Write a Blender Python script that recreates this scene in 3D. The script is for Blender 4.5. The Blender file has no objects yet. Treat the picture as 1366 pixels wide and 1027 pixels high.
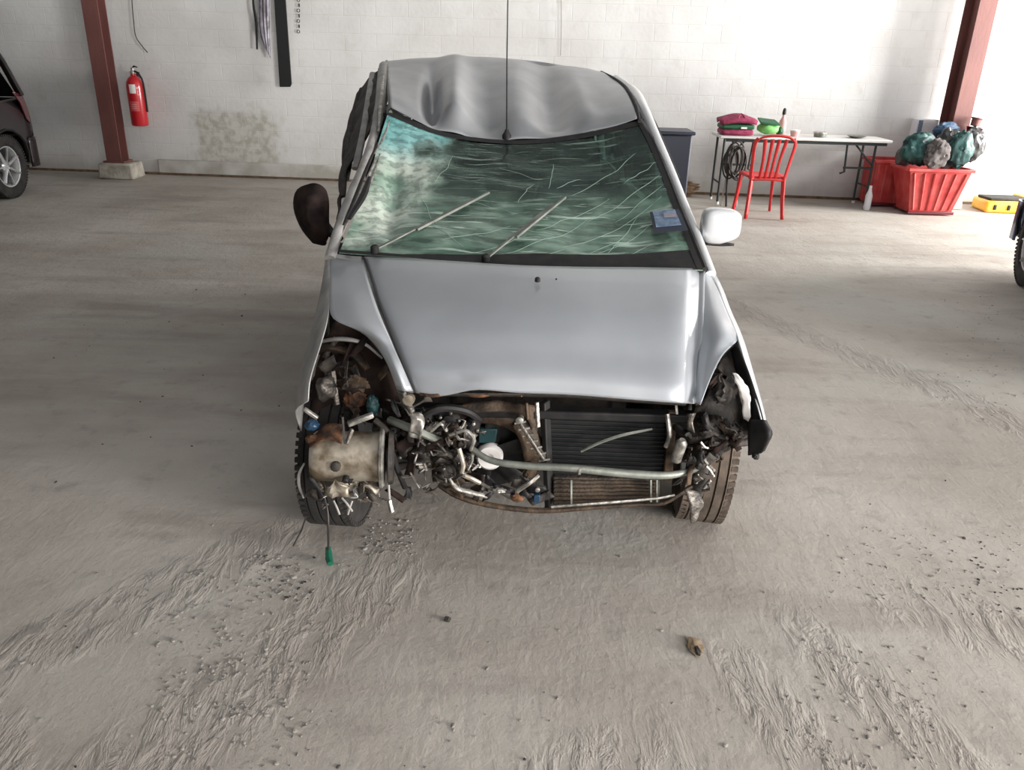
import bpy, bmesh, math, random
from mathutils import Vector, Matrix, noise
random.seed(7)
sc = bpy.context.scene
COL = sc.collection
PI = math.pi
V = Vector

# ------------------------------------------------------------------ camera
F_PX, PITCH, ROLL, CH = 1075.0, math.radians(22.6), math.radians(1.6), 1.67
FW = V((0, math.cos(PITCH), -math.sin(PITCH)))
R0 = V((1, 0, 0)); U0 = R0.cross(FW)
RT = R0 * math.cos(ROLL) + U0 * math.sin(ROLL)
UP = -R0 * math.sin(ROLL) + U0 * math.cos(ROLL)
CAM = V((0, 0, CH))
cd = bpy.data.cameras.new('camera'); cam = bpy.data.objects.new('camera', cd); COL.objects.link(cam)
m = Matrix.Identity(4)
for i in range(3):
    m[i][0] = RT[i]; m[i][1] = UP[i]; m[i][2] = -FW[i]; m[i][3] = CAM[i]
cam.matrix_world = m
cd.sensor_width = 36; cd.sensor_fit = 'HORIZONTAL'; cd.lens = F_PX / 1366 * 36
cd.clip_start = .05; cd.clip_end = 200
sc.camera = cam

# ------------------------------------------------------------------ world, light, exposure
w = bpy.data.worlds.new('sky'); sc.world = w; w.use_nodes = True
bg = w.node_tree.nodes['Background']
bg.inputs[0].default_value = (.96, .98, 1.0, 1); bg.inputs[1].default_value = .55
def area(name, loc, target, sx, sy, power, col=(1, 1, 1)):
    l = bpy.data.lights.new(name, 'AREA'); l.shape = 'RECTANGLE'; l.size = sx; l.size_y = sy
    l.energy = power; l.color = col
    o = bpy.data.objects.new(name, l); COL.objects.link(o); o.location = loc
    o.rotation_euler = (V(target) - V(loc)).to_track_quat('-Z', 'Y').to_euler(); return o
area('side_door_daylight', (8.8, 7.9, 1.9), (0, 8.1, 1.3), 2.0, 3.0, 1020, (1, .97, .93))
area('front_corner_daylight', (7.2, -1.4, 1.3), (.5, 4.0, .4), 3.0, 2.0, 1150, (1, .965, .92))
area('front_gate_daylight', (3.6, -4.3, 2.6), (0, 1.8, 0), 4, 3, 260, (1, .97, .94))
sc.view_settings.view_transform = 'Standard'; sc.view_settings.look = 'None'
sc.view_settings.gamma = 1; sc.view_settings.use_curve_mapping = False
sc.view_settings.exposure = 0.08

# ------------------------------------------------------------------ placing helpers
def ray(px, py): return FW * F_PX + RT * (px - 683) + UP * (513.5 - py)
def Y(px, py, y):
    d = ray(px, py); return CAM + d * (y / d.y)
def Z(px, py, z):
    d = ray(px, py); return CAM + d * ((z - CH) / d.z)

# ------------------------------------------------------------------ materials
def nodes(mt): mt.use_nodes = True; return mt.node_tree.nodes, mt.node_tree.links
def mat(name, col, rough=.5, metal=0, col2=None, nscale=6, bump=0, bscale=40, spread=(.35, .65), coat=0, spec=None, detail=5, stretch=None, rvar=0):
    mt = bpy.data.materials.new(name); N, L = nodes(mt); b = N['Principled BSDF']
    b.inputs['Base Color'].default_value = (*col, 1); b.inputs['Roughness'].default_value = rough
    b.inputs['Metallic'].default_value = metal
    if coat: b.inputs['Coat Weight'].default_value = coat; b.inputs['Coat Roughness'].default_value = .08
    if spec is not None: b.inputs['Specular IOR Level'].default_value = spec
    tc = N.new('ShaderNodeTexCoord'); src = tc.outputs['Object']
    if stretch:
        mp = N.new('ShaderNodeMapping'); mp.inputs['Scale'].default_value = stretch
        L.new(src, mp.inputs['Vector']); src = mp.outputs[0]
    if col2:
        n = N.new('ShaderNodeTexNoise'); n.inputs['Scale'].default_value = nscale; n.inputs['Detail'].default_value = detail
        r = N.new('ShaderNodeValToRGB'); r.color_ramp.elements[0].position = spread[0]; r.color_ramp.elements[1].position = spread[1]
        r.color_ramp.elements[0].color = (*col, 1); r.color_ramp.elements[1].color = (*col2, 1)
        L.new(src, n.inputs['Vector']); L.new(n.outputs['Fac'], r.inputs[0]); L.new(r.outputs[0], b.inputs['Base Color'])
        if rvar:
            mr = N.new('ShaderNodeMapRange'); mr.inputs[1].default_value = .3; mr.inputs[2].default_value = .7
            mr.inputs[3].default_value = rough; mr.inputs[4].default_value = rough + rvar
            L.new(n.outputs['Fac'], mr.inputs[0]); L.new(mr.outputs[0], b.inputs['Roughness'])
    if bump:
        n2 = N.new('ShaderNodeTexNoise'); n2.inputs['Scale'].default_value = bscale; n2.inputs['Detail'].default_value = 6
        bp = N.new('ShaderNodeBump'); bp.inputs['Strength'].default_value = min(1, bump); bp.inputs['Distance'].default_value = .01
        L.new(src, n2.inputs['Vector']); L.new(n2.outputs['Fac'], bp.inputs['Height']); L.new(bp.outputs[0], b.inputs['Normal'])
    return mt

M = {}
M['silver'] = mat('silver paint', (.38, .40, .43), .36, .5, (.44, .46, .49), 3, coat=.35, rvar=.12, bump=.02, bscale=4)
M['roof'] = mat('crumpled silver paint', (.34, .35, .37), .36, .7, (.42, .43, .45), 5, bump=.06, bscale=6)
M['dusty_silver'] = mat('dusty silver paint', (.27, .26, .25), .5, .3, (.40, .39, .38), 12, bump=.1, bscale=25)
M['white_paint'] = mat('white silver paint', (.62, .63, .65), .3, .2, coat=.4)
M['black'] = mat('black plastic', (.010, .010, .011), .6, 0, (.022, .020, .020), 20, spec=.3)
M['matt'] = mat('matt dark plastic', (.010, .007, .007), .9, 0, (.035, .022, .018), 14, spec=.15)
M['dark'] = mat('dirty dark steel', (.018, .016, .015), .7, .1, (.055, .045, .038), 22, bump=.4, bscale=60)
M['burnt'] = mat('burnt brown metal', (.022, .015, .011), .7, .3, (.11, .072, .045), 16, bump=.5, bscale=50)
M['rust'] = mat('rust', (.035, .018, .012), .8, .2, (.17, .075, .035), 24, bump=.5, bscale=60)
M['alloy'] = mat('cast aluminium', (.05, .045, .042), .5, .7, (.21, .19, .17), 24, bump=.6, bscale=60, spread=(.35, .6))
M['bright'] = mat('bare bright metal', (.20, .19, .17), .4, .7, (.60, .57, .53), 30, bump=.3, bscale=60)
M['gold'] = mat('yellow zinc steel', (.17, .13, .085), .4, .6, (.46, .41, .34), 13, bump=.4, bscale=24, rvar=.2, spread=(.33, .52))
M['tube'] = mat('grey green steel tube', (.15, .16, .14), .5, .4, (.27, .28, .25), 14, bump=.2, bscale=50)
M['core'] = mat('radiator core', (.008, .010, .011), .7, .1, (.016, .018, .018), 12, spec=.2)
M['core_brown'] = mat('dusty condenser core', (.03, .023, .018), .8, .1, (.085, .065, .05), 12, bump=.5, bscale=90)
M['rubber'] = mat('tyre rubber', (.012, .011, .011), .85, 0, (.030, .027, .025), 12, bump=.2)
M['rubber_dusty'] = mat('dusty tyre rubber', (.07, .052, .04), .9, 0, (.15, .115, .09), 14, bump=.3)
M['green'] = mat('green plastic', (.01, .10, .06), .4)
M['blue'] = mat('blue plastic', (.012, .04, .08), .4)
M['teal'] = mat('teal plastic', (.012, .05, .055), .5)
M['seat'] = mat('dark seat cloth', (.022, .020, .026), .95, 0, (.05, .045, .055), 30)
M['dash'] = mat('dark dashboard', (.03, .035, .035), .6, 0, (.05, .06, .055), 8)
M['cable'] = mat('dark cable', (.03, .025, .022), .6)
M['greywire'] = mat('pale wire', (.35, .33, .31), .6)
M['red'] = mat('red plastic', (.55, .015, .018), .38, 0, (.62, .03, .03), 5)
M['binred'] = mat('worn red plastic', (.52, .035, .035), .45, 0, (.62, .10, .09), 7, bump=.1)
M['extred'] = mat('red enamel', (.50, .012, .02), .28, 0, coat=.5)
M['label'] = mat('white label', (.85, .82, .80), .5)
M['steelred'] = mat('red oxide painted steel', (.135, .05, .045), .6, 0, (.19, .075, .065), 5, bump=.15, stretch=(1, 1, .3))
M['plinth'] = mat('rough concrete plinth', (.32, .29, .24), .9, 0, (.52, .49, .43), 9, bump=.8, bscale=30)
M['kerb'] = mat('dirty whitewashed kerb', (.42, .40, .36), .9, 0, (.60, .59, .56), 4, bump=.2)
M['tabletop'] = mat('pale laminate', (.72, .71, .69), .5)
M['tablemetal'] = mat('dark grey table steel', (.03, .04, .04), .5, .3)
M['magenta'] = mat('maroon cloth', (.24, .02, .07), .8, 0, (.34, .05, .11), 20, bump=.3)
M['lime'] = mat('green cloth bag', (.10, .55, .10), .6, 0, (.35, .72, .25), 14, bump=.3)
M['darkgreen'] = mat('dark green bag', (.01, .10, .04), .6)
M['greensack'] = mat('teal green plastic sack', (.003, .035, .035), .5, 0, (.012, .085, .078), 11, bump=.8, bscale=16)
M['blacksack'] = mat('black plastic sack', (.012, .013, .016), .35, 0, (.05, .05, .05), 9, bump=.4, bscale=16)
M['greycloth'] = mat('grey brown sack', (.07, .06, .06), .8, 0, (.15, .13, .125), 12, bump=.4)
M['maroonpl'] = mat('dark maroon plastic', (.12, .008, .015), .5)
M['pink'] = mat('pink plastic', (.75, .38, .38), .4)
M['bluebag'] = mat('blue bag', (.015, .04, .10), .6, 0, (.06, .12, .20), 12, bump=.6, bscale=16)
M['whitebox'] = mat('white card box', (.80, .81, .84), .6)
M['bluegrey'] = mat('blue grey print', (.10, .15, .24), .6, 0, (.22, .30, .42), 40)
M['yellow'] = mat('yellow plastic', (.78, .46, .02), .4, 0, (.86, .60, .10), 6)
M['navy'] = mat('dark navy plastic', (.02, .025, .045), .5)
M['strap'] = mat('black rubber flap', (.008, .008, .009), .6)
M['rag'] = mat('grey cloth', (.13, .12, .14), .9, 0, (.42, .40, .46), 10, bump=.3)
M['maroon_car'] = mat('dark maroon car paint', (.020, .015, .018), .3, .3, coat=.6)
M['blue_car'] = mat('dark blue car paint', (.04, .07, .17), .3, .3, coat=.6)
M['taillight'] = mat('red tail lamp', (.10, .004, .012), .15, coat=.6)
M['carglass'] = mat('dark car glass', (.010, .012, .012), .08)
M['alloywheel'] = mat('silver wheel', (.58, .59, .60), .3, .5)
M['brown'] = mat('brown debris', (.10, .06, .03), .9, 0, (.2, .13, .08), 14, bump=.5)
M['leaf'] = mat('dry leaf', (.24, .17, .10), .8, 0, (.36, .28, .20), 40)
M['clod'] = mat('dark clod', (.05, .045, .04), .95)
M['clod_pale'] = mat('pale clod', (.26, .24, .22), .95)
M['ceil'] = mat('metal roof sheet', (.33, .345, .36), .6, .1)
M['crackwhite'] = mat('powdered glass', (.30, .42, .36), .5)
M['mirror'] = mat('mirror glass', (.8, .8, .8), .03, 1)

# ------------------------------------------------------------------ mesh builder
class MB:
    def __init__(s): s.v = []; s.f = []
    def add(s, vs, fs):
        n = len(s.v); s.v += [V(a) for a in vs]; s.f += [tuple(i + n for i in f) for f in fs]; return s
    def box(s, c, size, rot=None, taper=1):
        hx, hy, hz = size[0] / 2, size[1] / 2, size[2] / 2; c = V(c)
        vs = [V((x * hx * (taper if z > 0 else 1), y * hy * (taper if z > 0 else 1), z * hz)) for z in (-1, 1) for x, y in ((-1, -1), (1, -1), (1, 1), (-1, 1))]
        if rot is not None: vs = [rot @ p for p in vs]
        return s.add([c + p for p in vs], [(3, 2, 1, 0), (4, 5, 6, 7), (0, 1, 5, 4), (1, 2, 6, 5), (2, 3, 7, 6), (3, 0, 4, 7)])
    def bar(s, a, b, wx, wy, up=V((0, 0, 1))):
        a, b = V(a), V(b); d = (b - a); L = d.length; d.normalize()
        x = d.cross(up)
        if x.length < 1e-4: x = d.cross(V((1, 0, 0)))
        x.normalize(); y = x.cross(d); r = Matrix((x, y, d)).transposed()
        return s.box((a + b) / 2, (wx, wy, L), r)
    def tube(s, pts, r, n=8, cap=True, smooth=0, flat=1.0):
        pts = [V(p) for p in pts]
        if smooth and len(pts) > 2: pts, r = crpath(pts, r, smooth)
        rs = r if isinstance(r, (list, tuple)) else [r] * len(pts)
        vs = []; fs = []; px = None
        for i, p in enumerate(pts):
            d = (pts[min(i + 1, len(pts) - 1)] - pts[max(i - 1, 0)]).normalized()
            if px is None:
                px = d.cross(V((0, 0, 1)));
                if px.length < .1: px = d.cross(V((0, 1, 0)))
            px = (px - d * px.dot(d)).normalized(); py = d.cross(px)
            for k in range(n):
                a = 2 * PI * k / n; vs.append(p + px * math.cos(a) * rs[i] + py * math.sin(a) * rs[i] * flat)
        for i in range(len(pts) - 1):
            for k in range(n):
                k2 = (k + 1) % n; fs.append((i * n + k, i * n + k2, (i + 1) * n + k2, (i + 1) * n + k))
        if cap: fs.append(tuple(range(n - 1, -1, -1))); fs.append(tuple((len(pts) - 1) * n + k for k in range(n)))
        return s.add(vs, fs)
    def lathe(s, c, axis, prof, n=24, closed=False):
        # prof: list of (radius, distance along axis)
        a = V(axis).normalized(); x = a.cross(V((0, 0, 1)))
        if x.length < .1: x = a.cross(V((1, 0, 0)))
        x.normalize(); y = a.cross(x); c = V(c); vs = []; fs = []; m_ = len(prof)
        for r, h in prof:
            for k in range(n):
                t = 2 * PI * k / n; vs.append(c + a * h + (x * math.cos(t) + y * math.sin(t)) * r)
        for i in range(m_ if closed else m_ - 1):
            j = (i + 1) % m_
            for k in range(n):
                k2 = (k + 1) % n; fs.append((i * n + k, i * n + k2, j * n + k2, j * n + k))
        if not closed:
            fs.append(tuple(range(n - 1, -1, -1))); fs.append(tuple((m_ - 1) * n + k for k in range(n)))
        return s.add(vs, fs)
    def prism(s, poly, d):
        n = len(poly); a = [V(p) for p in poly]; b = [p + V(d) for p in a]
        return s.add(a + b, [tuple(range(n)), tuple(range(2 * n - 1, n - 1, -1))] + [(i, i + n, (i + 1) % n + n, (i + 1) % n) for i in range(n)])
    def blob(s, c, rad, seed=0, amp=.25, f=2.2, n=3, ridge=0):
        bm = bmesh.new(); bmesh.ops.create_icosphere(bm, subdivisions=n, radius=1)
        c = V(c); off = V((seed * 3.1, seed * 1.7, 0)); vs = []
        for v in bm.verts:
            k = 1 + amp * noise.noise(v.co * f + off) + amp * .5 * noise.noise(v.co * f * 2.7 + off) - ridge * abs(noise.noise(V((v.co.x * 4, v.co.y * 4, v.co.z * 1.3)) + off))
            vs.append(c + V((v.co.x * rad[0] * k, v.co.y * rad[1] * k, v.co.z * rad[2] * k)))
        fs = [tuple(v.index for v in f_.verts) for f_ in bm.faces]; bm.free(); return s.add(vs, fs)
    def build(s, name, material, parent=None, bevel=0, smooth=True, solid=0, angle=40):
        off = V((0, 0, 0))
        root = parent
        while root is not None and root.parent is not None: root = root.parent
        if root is not None: off = root.location
        me = bpy.data.meshes.new(name); me.from_pydata([v - off for v in s.v], [], s.f)
        bm = bmesh.new(); bm.from_mesh(me); bmesh.ops.recalc_face_normals(bm, faces=bm.faces); bm.to_mesh(me); bm.free()
        me.materials.append(material)
        if smooth:
            me.polygons.foreach_set('use_smooth', [True] * len(me.polygons)); me.set_sharp_from_angle(angle=math.radians(angle))
        o = bpy.data.objects.new(name, me); COL.objects.link(o)
        if parent is not None: o.parent = parent
        if solid:
            md = o.modifiers.new('s', 'SOLIDIFY'); md.thickness = solid; md.offset = 0
        if bevel:
            md = o.modifiers.new('b', 'BEVEL'); md.width = bevel; md.segments = 2; md.limit_method = 'ANGLE'
        return o

def cr(p0, p1, p2, p3, t):
    return .5 * ((2 * p1) + (p2 - p0) * t + (2 * p0 - 5 * p1 + 4 * p2 - p3) * t * t + (3 * p1 - p0 - 3 * p2 + p3) * t ** 3)
def crline(P, n):
    out = []; m_ = len(P)
    for i in range(n + 1):
        u = i / n * (m_ - 1); k = min(int(u), m_ - 2); t = u - k
        a = P[k - 1] if k > 0 else P[k] * 2 - P[k + 1]; d = P[k + 2] if k + 2 < m_ else P[k + 1] * 2 - P[k]
        out.append(cr(a, P[k], P[k + 1], d, t))
    return out
def crpath(pts, r, per):
    n = (len(pts) - 1) * per
    rs = r if isinstance(r, (list, tuple)) else [r] * len(pts)
    P = crline(pts, n); R = crline([V((x, 0, 0)) for x in rs], n)
    return P, [max(.0005, x.x) for x in R]
def sheet(grid, nu=20, nv=20, disp=None):
    rows = [crline([V(p) for p in r], nu) for r in grid]
    cols = [crline([rows[j][i] for j in range(len(rows))], nv) for i in range(nu + 1)]
    mb = MB(); vs = []
    for j in range(nv + 1):
        for i in range(nu + 1):
            p = V(cols[i][j])
            if disp: p = p + disp(i / nu, j / nv, p)
            vs.append(p)
    fs = [(j * (nu + 1) + i, j * (nu + 1) + i + 1, (j + 1) * (nu + 1) + i + 1, (j + 1) * (nu + 1) + i) for j in range(nv) for i in range(nu)]
    return mb.add(vs, fs)
def thing(name, label, cat, loc=(0, 0, 0), group=None):
    o = bpy.data.objects.new(name, None); COL.objects.link(o); o.location = loc; o.empty_display_size = .1
    o['label'] = label; o['category'] = cat
    if group: o['group'] = group
    return o
def tag(o, label, cat, group=None, kind=None):
    o['label'] = label; o['category'] = cat
    if group: o['group'] = group
    if kind: o['kind'] = kind
    return o
def lab(o, label): o['label'] = label; return o
def struct(o): o['kind'] = 'structure'; return o
def g(x, c, s): return math.exp(-((x - c) / s) ** 2)

# ------------------------------------------------------------------ setting
def wallY(x): return 10.75 - .056 * x
# floor material: dusty concrete with mud ridges in tyre lines
def floor_mat():
    mt = bpy.data.materials.new('dusty concrete floor'); N, L = nodes(mt); b = N['Principled BSDF']
    tc = N.new('ShaderNodeTexCoord'); P = tc.outputs['Object']
    def nz(scale, detail=5, rough=.55, vec=None, dist=0):
        n = N.new('ShaderNodeTexNoise'); n.inputs['Scale'].default_value = scale; n.inputs['Detail'].default_value = detail
        n.inputs['Roughness'].default_value = rough; n.inputs['Distortion'].default_value = dist
        L.new(vec or P, n.inputs['Vector']); return n.outputs['Fac']
    def mth(op, a, b_=None, clamp=False):
        n = N.new('ShaderNodeMath'); n.operation = op; n.use_clamp = clamp
        for i, x in enumerate((a, b_)):
            if x is None: continue
            if isinstance(x, (int, float)): n.inputs[i].default_value = x
            else: L.new(x, n.inputs[i])
        return n.outputs[0]
    def rng(x, a, b_, c=0, d=1):
        n = N.new('ShaderNodeMapRange'); n.interpolation_type = 'SMOOTHSTEP'
        for i, q in enumerate((a, b_, c, d)): n.inputs[i + 1].default_value = q
        L.new(x, n.inputs[0]); return n.outputs[0]
    def mix(f, a, b_):
        n = N.new('ShaderNodeMix'); n.data_type = 'RGBA'
        if isinstance(f, float): n.inputs[0].default_value = f
        else: L.new(f, n.inputs[0])
        for i, x in ((6, a), (7, b_)):
            if isinstance(x, tuple): n.inputs[i].default_value = (*x, 1)
            else: L.new(x, n.inputs[i])
        return n.outputs[2]
    sep = N.new('ShaderNodeSeparateXYZ'); L.new(P, sep.inputs[0])
    wob = nz(1.3, 3); 
    def line(x0, y0, x1, y1, wdt, fade=True):
        dx, dy = x1 - x0, y1 - y0; ln = math.hypot(dx, dy); dx /= ln; dy /= ln
        a = mth('ADD', mth('MULTIPLY', mth('SUBTRACT', sep.outputs[0], x0), -dy), mth('MULTIPLY', mth('SUBTRACT', sep.outputs[1], y0), dx))
        a = mth('ABSOLUTE', mth('ADD', a, mth('MULTIPLY', mth('SUBTRACT', wob, .5), wdt * 1.2)))
        al = mth('ADD', mth('MULTIPLY', mth('SUBTRACT', sep.outputs[0], x0), dx), mth('MULTIPLY', mth('SUBTRACT', sep.outputs[1], y0), dy))
        m1 = rng(a, wdt * .3, wdt, 1, 0)
        m2 = mth('MULTIPLY', rng(al, -.25, .15), rng(al, ln - .15, ln + .25, 1, 0))
        return mth('MULTIPLY', m1, m2)
    lines = [(-1.10, 1.15, -.42, 2.25, .20), (-1.55, 1.7, -.85, 2.5, .16), (.72, 1.85, 1.0, 1.1, .13), (.98, 2.0, 1.35, 1.15, .12), (1.4, 2.2, 2.6, 1.4, .2), (-3, 3.2, -1.2, 1.4, .12),
             (1.3, 6.2, 2.6, 3.6, .18), (-.25, 1.2, .35, 1.5, .2)]
    tot = None
    for l in lines:
        x = line(*l); tot = x if tot is None else mth('MAXIMUM', tot, x)
    # relief
    mp = N.new('ShaderNodeMapping'); mp.inputs['Rotation'].default_value = (0, 0, .35); mp.inputs['Scale'].default_value = (1, .35, 1); L.new(P, mp.inputs[0])
    fine = nz(34, 9, .68); mid = nz(9, 6, .6); rut = nz(16, 6, .62, mp.outputs[0], .5)
    clump = rng(nz(2.4, 4), .48, .72)
    h = mth('ADD', mth('MULTIPLY', fine, .55), mth('MULTIPLY', mid, .5))
    h = mth('ADD', h, mth('MULTIPLY', mth('MULTIPLY', rng(rut, .42, .66), mth('ADD', tot, .06)), 2.2))
    h = mth('ADD', h, mth('MULTIPLY', mth('MULTIPLY', nz(26, 8, .75), clump), .8))
    bp = N.new('ShaderNodeBump'); bp.inputs['Strength'].default_value = .40; bp.inputs['Distance'].default_value = .014
    L.new(h, bp.inputs['Height']); L.new(bp.outputs[0], b.inputs['Normal'])
    # colour
    c = mix(rng(nz(1.1, 6), .3, .7), (.37, .335, .298), (.48, .445, .405))
    c = mix(mth('MULTIPLY', rng(nz(.55, 4), .5, .68), .5), c, (.39, .40, .37))
    c = mix(mth('MULTIPLY', rng(nz(7, 8, .65), .52, .75), .5), c, (.24, .215, .195))
    mp2 = N.new('ShaderNodeMapping'); mp2.inputs['Scale'].default_value = (.5, 2.2, 1); L.new(P, mp2.inputs[0])
    c = mix(mth('MULTIPLY', rng(nz(1.2, 6, .6, mp2.outputs[0]), .5, .7), .42), c, (.22, .185, .16))
    c = mix(mth('MULTIPLY', tot, .28), c, (.27, .24, .22))
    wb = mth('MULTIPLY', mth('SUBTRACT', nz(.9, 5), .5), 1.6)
    stain_shade = mth('MULTIPLY', rng(mth('ADD', sep.outputs[0], wb), -1.2, -.5, 1, 0), mth('MULTIPLY', rng(mth('ADD', sep.outputs[1], wb), 2.9, 3.6), rng(mth('ADD', sep.outputs[1], wb), 6.4, 7.2, 1, 0)))  # brown grime plus the car's shade on the left floor, put into colour
    c = mix(mth('MULTIPLY', stain_shade, mth('MULTIPLY', rng(nz(2.2, 7, .6, mp2.outputs[0]), .25, .6), .22)), c, (.17, .135, .11))
    c = mix(mth('MULTIPLY', rng(nz(60, 4), .62, .75), .5), c, (.16, .14, .13))
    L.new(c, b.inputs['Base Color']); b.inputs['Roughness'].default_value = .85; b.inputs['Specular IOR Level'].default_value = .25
    return mt
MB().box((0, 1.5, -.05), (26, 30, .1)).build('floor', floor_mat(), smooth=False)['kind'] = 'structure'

def wall_mat():
    mt = bpy.data.materials.new('whitewashed block wall'); N, L = nodes(mt); b = N['Principled BSDF']
    tc = N.new('ShaderNodeTexCoord'); P = tc.outputs['Object']
    br = N.new('ShaderNodeTexBrick'); br.inputs['Scale'].default_value = 1; br.inputs['Brick Width'].default_value = .40; br.inputs['Row Height'].default_value = .20
    br.inputs['Mortar Size'].default_value = .006; br.inputs['Mortar Smooth'].default_value = .6
    br.inputs['Color1'].default_value = (1, 1, 1, 1); br.inputs['Color2'].default_value = (.9, .9, .9, 1); br.inputs['Mortar'].default_value = (0, 0, 0, 1)
    mp = N.new('ShaderNodeMapping'); mp.inputs['Rotation'].default_value = (PI / 2, 0, 0); L.new(P, mp.inputs[0])
    sx = N.new('ShaderNodeSeparateXYZ'); cx = N.new('ShaderNodeCombineXYZ'); L.new(P, sx.inputs[0]); L.new(sx.outputs[0], cx.inputs[0]); L.new(sx.outputs[2], cx.inputs[1]); L.new(cx.outputs[0], br.inputs['Vector'])
    def nz(s, d=5, v=None):
        n = N.new('ShaderNodeTexNoise'); n.inputs['Scale'].default_value = s; n.inputs['Detail'].default_value = d; L.new(v or P, n.inputs['Vector']); return n.outputs['Fac']
    def mth(op, a, b_, cl=False):
        n = N.new('ShaderNodeMath'); n.operation = op; n.use_clamp = cl
        for i, x in enumerate((a, b_)):
            if isinstance(x, (int, float)): n.inputs[i].default_value = x
            else: L.new(x, n.inputs[i])
        return n.outputs[0]
    def rng(x, a, b_, c=0, d=1):
        n = N.new('ShaderNodeMapRange'); n.interpolation_type = 'SMOOTHSTEP'
        for i, q in enumerate((a, b_, c, d)): n.inputs[i + 1].default_value = q
        L.new(x, n.inputs[0]); return n.outputs[0]
    def mix(f, a, b_):
        n = N.new('ShaderNodeMix'); n.data_type = 'RGBA'
        L.new(f, n.inputs[0])
        for i, x in ((6, a), (7, b_)):
            if isinstance(x, tuple): n.inputs[i].default_value = (*x, 1)
            else: L.new(x, n.inputs[i])
        return n.outputs[2]
    def win(x, a, b_, s): return mth('MULTIPLY', rng(x, a - s, a + s), rng(x, b_ - s, b_ + s, 1, 0))
    c = mix(rng(nz(1.5, 6), .35, .65), (.68, .67, .66), (.76, .76, .755))
    c = mix(mth('MULTIPLY', rng(nz(5, 8), .55, .75), .25), c, (.5, .48, .45))
    # bare greenish grey patch of old blocks low on the wall
    X, Zc = sx.outputs[0], sx.outputs[2]
    wob = mth('MULTIPLY', mth('SUBTRACT', nz(5, 6), .5), .5)
    m1 = mth('MULTIPLY', win(mth('ADD', X, wob), -4.25, -3.15, .10), win(mth('ADD', Zc, wob), .12, .85, .10))
    bl = br.outputs['Color']; sb = N.new('ShaderNodeSeparateColor'); L.new(bl, sb.inputs[0])
    patch = mix(rng(nz(12, 7), .35, .65), (.40, .385, .32), (.62, .61, .56))
    c = mix(mth('MULTIPLY', m1, .8), c, patch)
    c = mix(mth('MULTIPLY', mth('SUBTRACT', 1, sb.outputs[0]), .10), c, (.42, .41, .38))
    # splash dirt band at the foot of the wall
    foot = rng(mth('ADD', Zc, mth('MULTIPLY', wob, .5)), .03, .30, 1, 0)
    c = mix(mth('MULTIPLY', foot, .55), c, (.36, .33, .29))
    low = mth('MULTIPLY', win(mth('ADD', X, wob), 1.2, 2.3, .25), rng(mth('ADD', Zc, wob), .05, .45, 1, 0))
    c = mix(mth('MULTIPLY', low, .7), c, (.20, .13, .08))
    L.new(c, b.inputs['Base Color']); b.inputs['Roughness'].default_value = .85
    bp = N.new('ShaderNodeBump'); bp.inputs['Strength'].default_value = .45; bp.inputs['Distance'].default_value = .008
    hh = mth('ADD', mth('MULTIPLY', sb.outputs[0], .5), mth('MULTIPLY', nz(22, 7), .7)); L.new(hh, bp.inputs['Height']); L.new(bp.outputs[0], b.inputs['Normal'])
    return mt
WM = wall_mat()
def wall_seg(mb, x0, x1, z0, z1, th=.2, proud=0):
    a, b = V((x0, wallY(x0) - proud, z0)), V((x1, wallY(x1) - proud, z0))
    return mb.prism([a, b, b + V((0, 0, z1 - z0)), a + V((0, 0, z1 - z0))], (0, th, 0))
struct(wall_seg(MB(), -9, 10, 0, 5.2).build('wall_back', WM, smooth=False))
M['clad'] = mat('grey wall cladding', (.20, .21, .215), .7)  # kept dark so the unseen walls bounce little light
struct(MB().box((-9.1, 3.2, 2.65), (.2, 15.8, 5.3)).build('wall_left', M['clad'], smooth=False))
struct(MB().box((9.1, 3.65, 2.65), (.2, 5.7, 5.3)).build('wall_right_blocker', M['clad'], smooth=False))  # added unseen wall, blocks daylight from the right between two openings
struct(MB().box((-3.6, -4.7, 2.65), (11, .2, 5.3)).build('wall_front_blocker', M['clad'], smooth=False))  # added unseen wall behind the camera, keeps daylight off the left floor
# roof with open strips for the skylights
cb = MB()
for ya, yb in ((-4.7, -.9), (1.3, 11.6)):
    struct(MB().prism([(-9.2, ya, 5.3), (10, ya, 5.3), (10, yb, 5.3), (-9.2, yb, 5.3)], (0, 0, .08)).build('ceiling', M['ceil'], smooth=False))
for i, x in enumerate((-7.5, -3.2, 3.6, 8.4)):
    struct(MB().bar((x, -3.6, 5.24), (x, 11.0, 5.24), .12, .22).build('trim_%d' % (i + 1), M['ceil'], smooth=False))
# low plaster kerb along the foot of the wall, right of the left column
struct(wall_seg(MB(), -4.80, -1.2, 0, .20, .1, .02).build('baseboard_back', M['kerb'], bevel=.01))
# sunken grey floor joint along the wall
struct(wall_seg(MB(), -9, 10, 0, .03, .06, .02).build('trim_5', M['brown'], smooth=False))

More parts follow.
